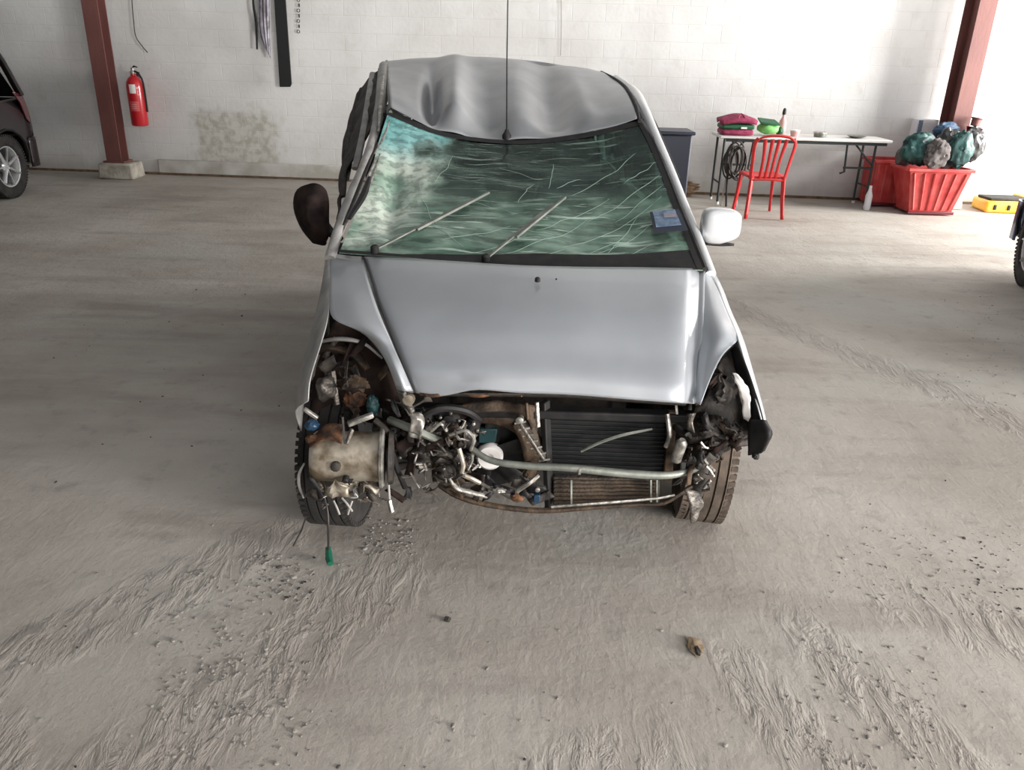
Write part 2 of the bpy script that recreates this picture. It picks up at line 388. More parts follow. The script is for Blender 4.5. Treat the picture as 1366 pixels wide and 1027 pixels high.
# columns
def column(x, y, label, wdt=.19, dep=.20, plinth=True):
    t = thing('steel_column', label, 'column', (x, y, 0))
    s = 1
    b = MB()
    # I section: two flanges and a web, web running away from the viewer
    b.box((x, y, 2.6 + .1), (wdt, .014, 5.0)); b.build('flange', M['steelred'], t, smooth=False)
    MB().box((x, y + dep, 2.7), (wdt, .014, 5.0)).build('flange', M['steelred'], t, smooth=False)
    MB().box((x, y + dep / 2, 2.7), (.012, dep - .014, 5.0)).build('web', M['steelred'], t, smooth=False)
    MB().box((x, y + dep / 2, .212), (wdt + .08, dep + .06, .022)).build('base_plate', M['steelred'], t, bevel=.003)
    if plinth:
        mb = MB().box((x + .02, y + dep / 2 + .01, .10), (.46, .36, .20), taper=.93); mb.build('plinth', M['plinth'], t, bevel=.025)
    return t
p = Y(150, 218, 10.55); column(p.x + .03, 10.55 - .0, 'red oxide steel column on a rough concrete block, left of the fire extinguisher')
column(5.19, 9.98, 'red oxide steel column rising behind the red bins at the right', .2, .32)

# ------------------------------------------------------------------ WRECKED CAR
car = thing('wrecked_hatchback', 'crashed silver hatchback with crumpled roof, shattered windscreen and torn-off front bumper', 'car', (.05, 3.9, 0))
YAW = math.radians(3.2)
def CL(x, y, z):   # car frame: x across, y back from the front axle, z up
    return V((.06 + x * math.cos(YAW) - y * math.sin(YAW), 2.74 + y * math.cos(YAW) + x * math.sin(YAW), z))

# hood
hy = [355, 380, 410, 440, 470, 500, 526]; hz = [.95, .93, .897, .853, .803, .755, .700]
Lx = [486, 495, 505, 518, 531, 543, 553]; Rx = [934, 933, 932, 931, 929, 927, 926]
Ldy = [-13, -12, -9, -6, -3, -2, -2]; Rdy = [3, 5, 6, 7, 8, 10, 12]
rows = []
for k in range(7):
    r = []
    for s, dz in ((0, -.018), (.03, -.006), (.2, 0), (.5, .004), (.8, 0), (.94, -.002), (.975, -.016), (1, -.03)):
        px = Lx[k] + (Rx[k] - Lx[k]) * s; e = s - .5
        dy = Ldy[k] * max(0, -e * 2) + Rdy[k] * max(0, e * 2)
        r.append(Z(px, hy[k] + dy, hz[k] + dz))
    rows.append(r)
def hdisp(u, v, p):
    d = -.012 * g(u, .2, .07) * g(v, 1, .05) + .012 * g(u, .30, .05) * g(v, 1, .06) - .012 * g(u, .28, .02) * g(v, .86, .03)
    d += .004 * noise.noise(p * 3)
    return V((0, 0, d))
hood = sheet(rows, 56, 44, hdisp).build('hood', M['silver'], car, solid=.004)
# folded front lip, hanging below the hood edge
sheet([rows[-1][1:-1], [p + V((0, .03, -.022)) for p in rows[-1][1:-1]]], 40, 2).build('hood_lip', M['dark'], hood, solid=.003)
c = Z(717, 374, .951); MB().lathe(c, (0, -.2, 1), [(.010, -.003), (.009, .008), (.004, .012)], 10).build('washer_nozzle', M['black'], hood)
MB().lathe(Z(742, 373, .951), (0, -.2, 1), [(.003, 0), (.003, .004)], 8).build('washer_stain', M['black'], hood)
# torn sealing strip / ragged metal under the hood front
pts = [Z(560 + i * 17, 527 + 3 * math.sin(i * 1.7), .69) + V((0, .01, 0)) for i in range(9)]
MB().tube(pts, [.004 + .004 * random.random() for _ in pts], 6, smooth=3).build('torn_strip', M['rust'], hood)

# bright gap strips between hood and fenders
sheet([[Z(Lx[k] - 9, hy[k] + Ldy[k], hz[k] - .022), Z(Lx[k] + 5, hy[k] + Ldy[k], hz[k] - .028)] for k in range(7)], 3, 20).build('gap_strip', M['dusty_silver'], car, solid=.003)
sheet([[Z(Rx[k] - 3, hy[k] + Rdy[k], hz[k] - .030), Z(Rx[k] + 7, hy[k] + Rdy[k], hz[k] - .026)] for k in range(7)], 3, 20).build('gap_strip', M['silver'], car, solid=.003)
# fenders
def fender(side, top, outer, label):
    f = sheet(top, 12, 30).build('fender', M['silver'] if side > 0 else M['silver'], car, solid=.003)
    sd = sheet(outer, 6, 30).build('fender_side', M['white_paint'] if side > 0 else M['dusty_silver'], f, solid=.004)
    return f
topL = [[Z(440, 338, .925), Z(462, 341, .93), Z(484, 343, .932)],
        [Z(440, 365, .905), Z(466, 368, .912), Z(490, 369, .918)],
        [Z(440, 396, .885), Z(470, 398, .893), Z(499, 398, .893)],
        [Z(444, 424, .862), Z(478, 425, .870), Z(509, 425, .868)],
        [Z(482, 443, .835), Z(500, 446, .842), Z(519, 448, .836)],
        [Z(503, 463, .795), Z(515, 466, .802), Z(528, 469, .800)],
        [Z(518, 488, .760), Z(527, 490, .770), Z(538, 492, .762)],
        [Z(530, 520, .700), Z(540, 522, .705), Z(551, 522, .697)]]
sideL = [[Z(440, 338, .925), Z(435, 345, .89), CL(-.765, .34, .55)],
         [Z(440, 365, .905), Z(431, 372, .86), CL(-.77, .30, .50)],
         [Z(440, 400, .882), Z(424, 408, .81), CL(-.77, .22, .56)],
         [Z(436, 430, .855), Z(416, 440, .77), CL(-.775, .10, .60)],
         [Z(427, 462, .80), Z(406, 475, .70), CL(-.775, -.05, .60)],
         [Z(414, 505, .73), Z(399, 512, .65), CL(-.775, -.2, .56)],
         [Z(411, 535, .67), Z(394, 548, .58), CL(-.765, -.33, .50)]]
fender(-1, topL, sideL, '')
topR = [[Z(936, 359, .918), Z(940, 360, .912), Z(944, 361, .90)],
        [Z(935, 384, .893), Z(946, 385, .896), Z(957, 386, .885)],
        [Z(934, 408, .872), Z(952, 410, .878), Z(968, 413, .86)],
        [Z(933, 432, .845), Z(958, 434, .858), Z(979, 438, .838)],
        [Z(932, 452, .815), Z(960, 452, .835), Z(985, 452, .825)],
        [Z(931, 475, .780), Z(948, 474, .795), Z(964, 474, .800)],
        [Z(929, 505, .735), Z(938, 505, .745), Z(948, 505, .750)],
        [Z(928, 538, .675), Z(931, 539, .682), Z(934, 540, .688)]]
sideR = [[Z(944, 361, .90), Z(947, 364, .87), CL(.725, .34, .50)],
         [Z(957, 386, .885), Z(961, 391, .85), CL(.725, .28, .50)],
         [Z(968, 413, .86), Z(973, 420, .81), CL(.725, .20, .56)],
         [Z(979, 438, .838), Z(986, 446, .79), CL(.725, .08, .61)],
         [Z(986, 457, .82), Z(995, 468, .77), CL(.73, -.04, .62)],
         [Z(999, 500, .73), Z(1007, 507, .69), CL(.73, -.18, .60)],
         [Z(1010, 540, .66), Z(1018, 546, .62), CL(.735, -.30, .54)],
         [Z(1019, 574, .59), Z(1025, 580, .565), CL(.735, -.42, .50)]]
fender(1, topR, sideR, '')

# inner aprons behind the headlight holes, dark
for s, q in ((-1, [(-.72, .30), (-.30, .30)]), (1, [(.40, .30), (.655, .30)])):
    x0, x1 = q[0][0], q[1][0]
    sheet([[CL(x0 + (x1 - x0) * t, .10, .86 - (.03 if t in (0, 1) else 0)) for t in (0, .33, .66, 1)],
           [CL(x0 + (x1 - x0) * t, .03, .72) for t in (0, .33, .66, 1)],
           [CL(x0 + (x1 - x0) * t, .0, .62) for t in (0, .33, .66, 1)]], 10, 10, lambda u, v, p: V((0, .02 * noise.noise(p * 9), .01 * noise.noise(p * 12)))).build('inner_apron', M['dark'], car, solid=.004)
# wheel housings (curved liner over each front wheel)
def housing(x0, x1, y, r, name='wheel_liner'):
    g_ = []
    for k in range(9):
        a = PI * (.45 + .62 * k / 8); g_.append([CL(x, y - math.cos(a) * r, .30 + math.sin(a) * r) for x in (x0, (x0 + x1) / 2, x1)])
    return sheet(g_, 4, 24).build(name, M['dark'], car, solid=.004)
housing(-.75, -.52, 0, .335); housing(.52, .71, 0, .335); housing(-.75, -.55, 2.44, .335); housing(.55, .71, 2.44, .335)

# wheels
def wheel(c, ax, r=.29, w_=.17, dusty=False, parent=car, rubm=None, rimm=None, spokes=6, turn=0):
    ax = V(ax).normalized(); c = V(c)
    rub = rubm or (M['rubber_dusty'] if dusty else M['rubber'])
    h = w_ / 2
    prof = [(r * .62, -h * .80), (r * .70, -h), (r * .86, -h * 1.03), (r * .95, -h * .93), (r * .99, -h * .78)]
    # tread with circumferential grooves
    for a in (-.62, -.22, .22, .62):
        prof += [(r, h * (a - .13)), (r, h * (a - .04)), (r * .97, h * (a - .03)), (r * .97, h * (a + .03)), (r, h * (a + .04))]
    prof += [(r * .99, h * .78), (r * .95, h * .93), (r * .86, h * 1.03), (r * .70, h), (r * .62, h * .80)]
    ty = MB().lathe(c, ax, prof, 48, closed=True).build('tire', rub, parent, angle=25)
    # tread blocks
    x = ax.cross(V((0, 0, 1))).normalized(); y = ax.cross(x)
    tb = MB()
    for k in range(64):
        a = 2 * PI * k / 64; d = x * math.cos(a) + y * math.sin(a); tn = ax.cross(d)
        for s in (-1, 1):
            rm = Matrix((tn, ax, d)).transposed(); tb.box(c + d * r * .968 + ax * s * h * .86, (r * .060, h * .26, r * .06), rm)
    o = tb.build('tread', rub, ty, smooth=False); o['kind'] = 'stuff'
    rm_ = rimm or M['alloywheel']
    rim = MB().lathe(c, ax, [(r * .66, -h * .85), (r * .62, -h * .8), (r * .58, -h * .3), (r * .56, h * .3), (r * .60, h * .8), (r * .665, h * .88), (r * .665, h * .80), (r * .59, h * .68), (r * .54, h * .3), (r * .56, -h * .3), (r * .60, -h * .75), (r * .65, -h * .82)], 36, closed=True).build('rim', rm_, ty)
    for k in range(spokes):
        a = 2 * PI * k / spokes + turn; d = x * math.cos(a) + y * math.sin(a); tn = ax.cross(d)
        a0 = c + d * r * .10 + ax * h * .55; b0 = c + d * r * .60 + ax * h * .72
        MB().tube([a0, (a0 + b0) / 2 + ax * .006, b0], [r * .10, r * .07, r * .095], 8, flat=.45).build('spoke', rm_, rim)
    MB().lathe(c, ax, [(r * .17, -h * .2), (r * .18, h * .5), (r * .12, h * .66), (r * .05, h * .68)], 16).build('hub', rm_, rim)
    MB().lathe(c, ax, [(r * .42, -h * .3), (r * .42, -h * .15)], 24).build('brake_disc', M['dark'], rim)
    return ty
wheel(CL(-.685, -.02, .285), (-1, .08, 0)); wheel(CL(.69, .0, .285), (1, -.14, -.05), dusty=True)
wheel(CL(-.665, 2.44, .285), (-1, 0, 0)); wheel(CL(.635, 2.44, .285), (1, 0, 0))

# windscreen
def plane_y(py, y0=2.93, z0=.925, y1=4.0, z1=1.27, px=690):
    lo, hi = y0 - .3, y1 + .6
    for _ in range(40):
        mid = (lo + hi) / 2; zz = Y(px, py, mid).z; zl = z0 + (z1 - z0) * (mid - y0) / (y1 - y0)
        if zz > zl: lo = mid
        else: hi = mid
    return lo
def glass_mat():
    mt = bpy.data.materials.new('shattered green laminated glass'); N, L = nodes(mt)
    b = N['Principled BSDF']; out = N['Material Output']
    tc = N.new('ShaderNodeTexCoord'); P = tc.outputs['Object']
    def mp(rot, scl):
        n = N.new('ShaderNodeMapping'); n.inputs['Rotation'].default_value = rot; n.inputs['Scale'].default_value = scl; L.new(P, n.inputs[0]); return n.outputs[0]
    def nz(s, d=5, v=None, dist=0):
        n = N.new('ShaderNodeTexNoise'); n.inputs['Scale'].default_value = s; n.inputs['Detail'].default_value = d; n.inputs['Distortion'].default_value = dist; L.new(v or P, n.inputs['Vector']); return n.outputs['Fac']
    def mth(op, a, b_=0, cl=False):
        n = N.new('ShaderNodeMath'); n.operation = op; n.use_clamp = cl
        for i, x in enumerate((a, b_)):
            if isinstance(x, (int, float)): n.inputs[i].default_value = x
            else: L.new(x, n.inputs[i])
        return n.outputs[0]
    def rng(x, a, b_, c=0, d=1):
        n = N.new('ShaderNodeMapRange'); n.interpolation_type = 'SMOOTHSTEP'
        for i, q in enumerate((a, b_, c, d)): n.inputs[i + 1].default_value = q
        L.new(x, n.inputs[0]); return n.outputs[0]
    def mix(f, a, b_):
        n = N.new('ShaderNodeMix'); n.data_type = 'RGBA'; L.new(f, n.inputs[0])
        for i, x in ((6, a), (7, b_)):
            if isinstance(x, tuple): n.inputs[i].default_value = (*x, 1)
            else: L.new(x, n.inputs[i])
        return n.outputs[2]
    sx = N.new('ShaderNodeSeparateXYZ'); L.new(P, sx.inputs[0]); X, Yc = sx.outputs[0], sx.outputs[1]
    def vor(s, v, th):
        n = N.new('ShaderNodeTexVoronoi'); n.feature = 'DISTANCE_TO_EDGE'; n.inputs['Scale'].default_value = s; L.new(v, n.inputs['Vector'])
        return rng(n.outputs['Distance'], 0, th, 1, 0)
    wv = nz(4, 4); 
    fine = vor(46, P, .10)                       # crazed cells
    hor = rng(nz(1, 8, mp((0, 0, .10), (5, 34, 20)), .6), .54, .66)        # lengthwise cracks
    dia = rng(nz(1, 7, mp((0, 0, -.62), (3, 40, 10)), .4), .60, .68)       # raking cracks from the right
    big = vor(5.5, P, .018)
    # damage grows toward the left pillar (the crushed corner)
    wob = mth('MULTIPLY', mth('SUBTRACT', wv, .5), .5)
    left = rng(mth('ADD', X, mth('ADD', wob, mth('MULTIPLY', Yc, -.14))), -.50, -.34, 1, 0)
    speck = rng(nz(26, 8), .38, .56)
    lower = rng(mth('ADD', Yc, mth('MULTIPLY', wob, .5)), -.56, -.36, 1, 0)         # Yc is measured from the car's base point
    crack = mth('MULTIPLY', hor, mth('ADD', mth('MULTIPLY', lower, .70), .05))
    crack = mth('MAXIMUM', crack, mth('MULTIPLY', dia, .38))
    crack = mth('MAXIMUM', crack, mth('MULTIPLY', big, .14))
    crack = mth('MAXIMUM', crack, mth('MULTIPLY', fine, mth('ADD', .06, mth('MULTIPLY', left, .3))))
    crack = mth('MAXIMUM', crack, mth('MULTIPLY', lower, mth('ADD', .24, mth('MULTIPLY', rng(nz(6, 8, mp((0, 0, .1), (1, 3, 1))), .35, .65), .42))))
    crack = mth('MAXIMUM', crack, mth('MULTIPLY', left, mth('ADD', .50, mth('MULTIPLY', speck, .38))), True)
    crack = mth('MINIMUM', crack, .92)
    colr = mix(rng(nz(5, 5), .35, .65), (.13, .25, .185), (.34, .48, .39))
    colr = mix(mth('MULTIPLY', mth('MULTIPLY', hor, lower), .6), colr, (.62, .76, .66))
    colr = mix(mth('MULTIPLY', left, rng(nz(3.0, 3), .40, .62)), colr, (.74, .82, .72))
    colr = mix(mth('MULTIPLY', mth('MULTIPLY', rng(Yc, -.25, -.05), left), .8), colr, (.12, .42, .44))
    b.inputs['Roughness'].default_value = .25; L.new(colr, b.inputs['Base Color'])
    bp = N.new('ShaderNodeBump'); bp.inputs['Strength'].default_value = .6; bp.inputs['Distance'].default_value = .006
    L.new(mth('ADD', mth('MULTIPLY', hor, .5), mth('ADD', mth('MULTIPLY', dia, .6), mth('MULTIPLY', nz(14, 5), 1.0))), bp.inputs['Height'])
    L.new(bp.outputs[0], b.inputs['Normal'])
    tr = N.new('ShaderNodeBsdfTransparent'); tr.inputs[0].default_value = (.14, .28, .23, 1)
    gl = N.new('ShaderNodeBsdfGlossy'); gl.inputs['Roughness'].default_value = .12; gl.inputs[0].default_value = (.8, 1, .92, 1); L.new(bp.outputs[0], gl.inputs['Normal'])
    fr = N.new('ShaderNodeFresnel'); fr.inputs[0].default_value = 1.5; L.new(bp.outputs[0], fr.inputs['Normal'])
    m1 = N.new('ShaderNodeMixShader'); L.new(fr.outputs[0], m1.inputs[0]); L.new(tr.outputs[0], m1.inputs[1]); L.new(gl.outputs[0], m1.inputs[2])
    m2 = N.new('ShaderNodeMixShader'); L.new(crack, m2.inputs[0]); L.new(m1.outputs[0], m2.inputs[1]); L.new(b.outputs[0], m2.inputs[2])
    L.new(m2.outputs[0], out.inputs['Surface'])
    return mt
wsL = [(452, 338), (463, 312), (478, 275), (494, 232), (505, 190), (519, 146)]
wsM1 = [(560, 346), (565, 322), (570, 286), (578, 243), (585, 205), (592, 177)]
wsM2 = [(690, 357), (690, 330), (690, 292), (690, 250), (690, 215), (690, 188)]
wsM3 = [(820, 360), (815, 333), (806, 296), (796, 252), (788, 213), (780, 178)]
wsR = [(938, 361), (922, 322), (906, 282), (889, 236), (872, 195), (854, 161)]
grid = []
for k in range(6):
    yy = plane_y(wsM2[k][1])
    sag = [0, .02, .05, .05, .02, 0][k]
    grid.append([Y(*wsL[k], yy + .03 - sag * .3), Y(*wsM1[k], yy), Y(*wsM2[k], yy), Y(*wsM3[k], yy), Y(*wsR[k], yy + .02)])
def wdisp(u, v, p):
    e = min(1, u * 6, (1 - u) * 6) * min(1, v * 5, (1 - v) * 5)
    a = .012 * noise.noise(V((p.x * 5, p.y * 9, 1))) + .02 * noise.noise(V((p.x * 2, p.y * 3, 4)))
    a += -.05 * g(u, .10, .07) * g(v, .55, .3) + .02 * math.sin(u * 60 + v * 9) * g(u, .08, .08) * .6
    return V((0, 0, a * e))
ws = sheet(grid, 70, 60, wdisp).build('windshield', glass_mat(), car)
lab(ws, 'shattered green windscreen glass, crazed white at the left')
WG = grid
def ws_pt(u, v, lift=.01):
    rows_ = [crline(r, 20) for r in WG]; cols_ = crline([r[int(u * 20)] for r in rows_], 20); return cols_[int(v * 20)] + V((0, -.3, 1)) * lift
# black ceramic border of the glass at the base and right side
sheet([[p + V((0, 0, .004)) for p in crline(WG[0], 20)], [a.lerp(b, .12 + .55 * min(1, max(0, k - 4) / 7)) + V((0, 0, .006)) for k, (a, b) in enumerate(zip(crline(WG[0], 20), crline(WG[1], 20)))]], 20, 3).build('glass_border', M['black'], ws)
sheet([[crline([r[-1] for r in WG], 20)[k].lerp(crline([r[-2] for r in WG], 20)[k], t) + V((0, 0, .006)) for t in (0, .07)] for k in range(21)], 2, 30).build('glass_border', M['black'], ws)
# top edge strip of the windscreen, hanging black seal
sheet([[p + V((0, -.004, .004)) for p in crline(WG[5], 20)], [a.lerp(b, .18) + V((0, 0, .002)) for a, b in zip(crline(WG[5], 20), crline(WG[4], 20))]], 20, 3).build('glass_seal', M['black'], ws)
# road tax sticker on the lower right glass
def quad(pts, th=.002):
    return MB().prism(pts, (0, -.001, th))
s4 = [Y(866, 290, 3.26), Y(905, 286, 3.26), Y(917, 314, 3.10), Y(872, 318, 3.10)]
s4 = [p + V((0, 0, .02)) for p in s4]
st = quad(s4).build('sticker', M['navy'], ws, smooth=False); lab(st, 'dark blue sticker')
cs = sum(s4, V((0, 0, 0))) / 4
quad([cs + (p - cs) * .75 + V((-.004, .018, .008)) for p in s4]).build('sticker_print', M['bluegrey'], st, smooth=False)
quad([cs + V(((p - cs).x * .4, (p - cs).y * .18, (p - cs).z * .18)) + V((.010, .020, .020)) for p in s4]).build('sticker_print', M['rag'], st, smooth=False)
# torn white glass laminate folds hanging at the left edge
for (a, b, c_, wd) in (((484, 268), (496, 238), (507, 205), .006), ((500, 205), (512, 182), (520, 160), .006), ((474, 300), (490, 290), (505, 262), .006)):
    MB().tube([Y(*a, 3.30) + V((0, 0, .0)), Y(*b, 3.50), Y(*c_, 3.72)], [wd * .5, wd, wd * .4], 6, smooth=4, flat=.4).build('glass_fold', M['bright'], ws)
# long raking fracture lines standing proud in the glass
rn3 = random.Random(4)
for (u0, v0, u1, v1) in ((.98, .62, .70, .40), (.70, .40, .45, .12), (.96, .50, .62, .22), (.92, .78, .66, .55), (.80, .30, .60, .10), (.55, .62, .50, .50), (.62, .78, .60, .60), (.86, .42, .72, .16), (.30, .80, .26, .60), (.48, .35, .30, .20), (.60, .30, .44, .34), (.35, .50, .50, .44), (.97, .55, .78, .40), (.90, .36, .66, .14), (.78, .52, .55, .32), (.99, .70, .84, .60), (.52, .28, .36, .08), (.88, .24, .74, .08), (.70, .66, .62, .60), (.44, .74, .58, .66), (.20, .60, .28, .30), (.24, .36, .36, .16), (.62, .20, .52, .05)):
    n_ = 6; P_ = []
    for k in range(n_ + 1):
        t = k / n_; u = u0 + (u1 - u0) * t + rn3.uniform(-.004, .004); v = v0 + (v1 - v0) * t + rn3.uniform(-.006, .006)
        u = min(max(u, .02), .98) * 70; v = v * 60; i_, j_ = int(u), int(v); fu, fv = u - i_, v - j_
        vt = ws.data.vertices; q = lambda a_, b_: vt[b_ * 71 + a_].co
        P_.append((q(i_, j_) * (1 - fu) + q(i_ + 1, j_) * fu) * (1 - fv) + (q(i_, j_ + 1) * (1 - fu) + q(i_ + 1, j_ + 1) * fu) * fv + car.location + V((0, 0, .001)))
    MB().tube(P_, [.0003] + [.0011] * (n_ - 1) + [.0003], 5, smooth=2, flat=.6).build('crack', M['crackwhite'], ws)

# wipers
def wiper(a, b, ya, yb):
    P0, P1 = Y(*a, ya), Y(*b, yb)
    w_ = MB().bar(P0, P1, .015, .007).build('wiper_arm', M['tube'], car, bevel=.003)
    MB().bar(P0 + (P1 - P0) * .35 + V((.02, 0, .004)), P1 + (P1 - P0) * .12 + V((.02, 0, .004)), .009, .009).build('wiper_blade', M['tube'], w_)
    MB().lathe(P0, (0, -.2, 1), [(.016, -.01), (.016, .012), (.010, .018)], 12).build('pivot_cap', M['black'], w_)
wiper((648, 345), (738, 272), 2.93, 3.33); wiper((500, 333), (632, 265), 2.96, 3.40)
# cowl
sheet([[Z(px, py + 3, .925) for px, py in ((450, 336), (560, 347), (690, 356), (820, 358), (938, 358))],
       [Z(px, py - 9, .905) + V((0, .03, 0)) for px, py in ((452, 336), (560, 347), (690, 356), (820, 358), (936, 358))]], 20, 3).build('cowl_panel', M['black'], car, solid=.01)

# roof: crumpled, front dragged down
RF = [(521, 143), (560, 163), (600, 179), (638, 184), (676, 187), (730, 184), (780, 177), (820, 168), (850, 158)]
RB = [(516, 82), (555, 78), (600, 76), (638, 76), (672, 78), (715, 82), (750, 87), (780, 91), (803, 97)]
rr = []
for t, yy in ((0, 4.0), (.28, 4.22), (.6, 4.62), (.85, 5.05), (1, 5.45)):
    row = []
    for i, (a, b) in enumerate(zip(RF, RB)):
        px = a[0] + (b[0] - a[0]) * t; py = a[1] + (b[1] - a[1]) * t
        if i == 8: px = [850, 846, 834, 820, 803][[0, .28, .6, .85, 1].index(t)]; py = [158, 140, 118, 105, 97][[0, .28, .6, .85, 1].index(t)]
        row.append(Y(px, py, yy))
    rr.append(row)
lastr = rr[-1]
rr.append([p + V((-.015, .28, -.035 - .05 * abs(i - 4) / 4)) for i, p in enumerate(lastr)])
def rdisp(u, v, p):
    if v > .8: return V((0, 0, 0))
    k = 1 - v / .8; e = min(1, (1 - u) * 8, u * 14)
    fold = -.10 * g(u, .175 + .02 * v, .03) * g(v, .30, .26) + .085 * g(u, .27, .055) * (k ** .5)
    fold += -.05 * g(u, .42, .08) * k + .040 * g(u, .54, .06) * k - .07 * g(u, .66, .07) * (g(v, .35, .4)) + .02 * g(u, .78, .05) * k
    fold += .014 * noise.noise(V((u * 6, v * 3, 3))) * k + .002 * noise.noise(V((u * 16, v * 9, 3)))
    return V((0, 0, fold * e * min(1, v * 6 + .15)))
roof = sheet(rr, 90, 60, rdisp).build('roof_panel', M['roof'], car, solid=.003, angle=75)
lab(roof, 'crumpled grey silver roof dragged down over the windscreen')
# whip antenna on the front edge of the roof
ab = Y(676, 181, 4.02)
an = MB().lathe(ab, (0, 0, 1), [(.022, -.02), (.022, .004), (.013, .016), (.008, .03)], 14).build('antenna', M['black'], car)
MB().tube([ab + V((0, 0, .02)), ab + V((-.008, .05, .35)), ab + V((-.012, .13, .75))], [.0045, .0032, .0025], 6).build('mast', M['black'], an)

# roof side seals/rails
def line3(pts): return [Y(a, b, c) for a, b, c in pts]
rl = MB().tube(line3([(853, 162, 3.98), (848, 140, 4.2), (836, 118, 4.6), (820, 105, 5.0), (802, 96, 5.42)]), .008, 8, smooth=5).build('roof_seal', M['black'], car)
MB().tube(line3([(521, 150, 4.0), (519, 125, 4.3), (518, 100, 4.8), (516, 82, 5.42)]), .009, 8, smooth=5).build('roof_seal', M['tube'], car)
# right pillar: silver outer pillar, black seal inside
pr = MB().tube(line3([(948, 366, 2.98), (932, 322, 3.16), (913, 275, 3.42), (894, 228, 3.70), (874, 183, 4.0), (858, 146, 4.35), (845, 124, 4.75), (822, 106, 5.2)]), [.022, .020, .020, .022, .026, .03, .034, .03], 10, smooth=5, flat=.9).build('windshield_pillar', M['white_paint'], car)
MB().tube(line3([(940, 360, 2.96), (923, 318, 3.14), (905, 274, 3.40), (887, 228, 3.68), (869, 186, 3.96), (853, 160, 4.0)]), [.014] * 6, 8, smooth=5).build('pillar_seal', M['black'], pr)
MB().tube(line3([(905, 240, 3.8), (884, 190, 4.15), (868, 156, 4.5), (852, 134, 4.9)]), .012, 8, smooth=5).build('door_seal', M['black'], pr)
# left pillar: bent, dusty, with torn strips
pl_ = MB().tube(line3([(440, 345, 2.98), (450, 312, 3.10), (465, 268, 3.32), (484, 222, 3.60), (499, 180, 3.92), (508, 140, 4.25), (512, 110, 4.7), (513, 88, 5.3)]), [.022, .022, .020, .018, .022, .030, .038, .035], 10, smooth=5, flat=.8).build('windshield_pillar', M['dusty_silver'], car)
for pts, r_, mm in (([(452, 322, 3.06), (470, 280, 3.22), (487, 245, 3.4), (500, 214, 3.6)], .007, 'bright'),
                    ([(458, 300, 3.12), (474, 262, 3.3), (491, 220, 3.55), (504, 190, 3.8)], .008, 'black'),
                    ([(466, 292, 3.1), (484, 262, 3.25), (493, 236, 3.42)], .016, 'black'),
                    ([(447, 318, 3.05), (457, 280, 3.3), (470, 240, 3.55)], .006, 'bright'),
                    ([(505, 175, 3.9), (508, 140, 4.15), (511, 100, 4.7)], .010, 'bright'),
                    ([(478, 236, 3.7), (486, 214, 3.8), (495, 196, 3.9)], .022, 'rust')):
    o = MB().tube(line3(pts), [r_ * .6] + [r_] * (len(pts) - 2) + [r_ * .5], 6, smooth=4, flat=.5).build('torn_trim', M[mm], pl_)

# side structure (car frame) -------------------------------------------------
def side(s, mm, dz=0):
    xw = .735 if s > 0 else -.765
    def pt(y, z): return CL(xw - s * max(0, z - .55) * .08 - s * max(0, .45 - z) * .12, y, z)
    root = 'front_door'
    def panel(name, poly, mat_):
        pts = [pt(*q) for q in poly]; return MB().prism(pts, CL(0, 0, 0) - CL(s * .03, 0, 0)).build(name, mat_, car, bevel=.006)
    d1 = panel('front_door', [(.40, .26), (1.30, .24), (1.30, .93), (.36, .89), (.33, .62)], mm)
    MB().tube([pt(1.14, .80) + V((s * .012, 0, 0)), pt(1.20, .81) + V((s * .035, 0, 0)), pt(1.27, .80) + V((s * .012, 0, 0))], .010, 8, smooth=4).build('handle', M['black'], d1)
    arch = [(2.44 + .33 * math.cos(a), .29 + .33 * math.sin(a)) for a in [PI - k * PI / 10 for k in range(1, 10)]]
    d2 = panel('rear_door', [(1.315, .24), (2.06, .25), (2.09, .45), (2.18, .54), (2.22, .96), (1.315, .935)], mm)
    MB().tube([pt(2.02, .83) + V((s * .012, 0, 0)), pt(2.08, .84) + V((s * .035, 0, 0)), pt(2.15, .83) + V((s * .012, 0, 0))], .010, 8, smooth=4).build('handle', M['black'], d2)
    panel('quarter_panel', [(2.23, .60)] + [q for q in arch if q[0] > 2.23] + [(2.78, .30), (3.02, .34), (3.04, .90), (2.96, 1.00), (2.235, .965)], mm)
    panel('sill', [(.36, .17), (2.08, .17), (2.08, .235), (.36, .235)], M['black'])
    return pt
ptL = side(-1, M['dusty_silver']); ptR = side(1, M['silver'])
def bars(s, pts, name, mm, r=.025, flat=.6, parent=car): return MB().tube([CL(*p) for p in pts], r, 8, smooth=4, flat=flat).build(name, mm, parent)
for s in (-1, 1):
    mm = M['dusty_silver'] if s < 0 else M['silver']
    zr = 1.46
    bars(s, [(s * .72, 1.30, .93), (s * .69, 1.34, 1.2), (s * .63, 1.42, 1.36)], 'door_pillar', M['black'], .03)
    bars(s, [(s * .71, 2.24, .96), (s * .67, 2.34, 1.2), (s * .59, 2.45, 1.46)], 'door_pillar', mm, .045)
    bars(s, [(s * .70, 2.98, .98), (s * .66, 2.90, 1.25), (s * .57, 2.78, 1.50)], 'rear_pillar', mm, .05)
    bars(s, [(s * .58, 1.55, 1.40), (s * .62, 2.1, 1.49), (s * .60, 2.78, 1.51)], 'roof_rail', mm, .035)
    # side windows
    MB().prism([CL(s * .725, 1.33, .94), CL(s * .72, 2.24, .965), CL(s * .645, 2.42, 1.44), CL(s * .665, 1.44, 1.36)], (-.006 * s, 0, 0)).build('side_window', M['carglass'], car, smooth=False)
    MB().prism([CL(s * .72, 2.30, .97), CL(s * .71, 2.92, .985), CL(s * .62, 2.76, 1.45), CL(s * .645, 2.46, 1.45)], (-.006 * s, 0, 0)).build('quarter_window', M['carglass'], car, smooth=False)
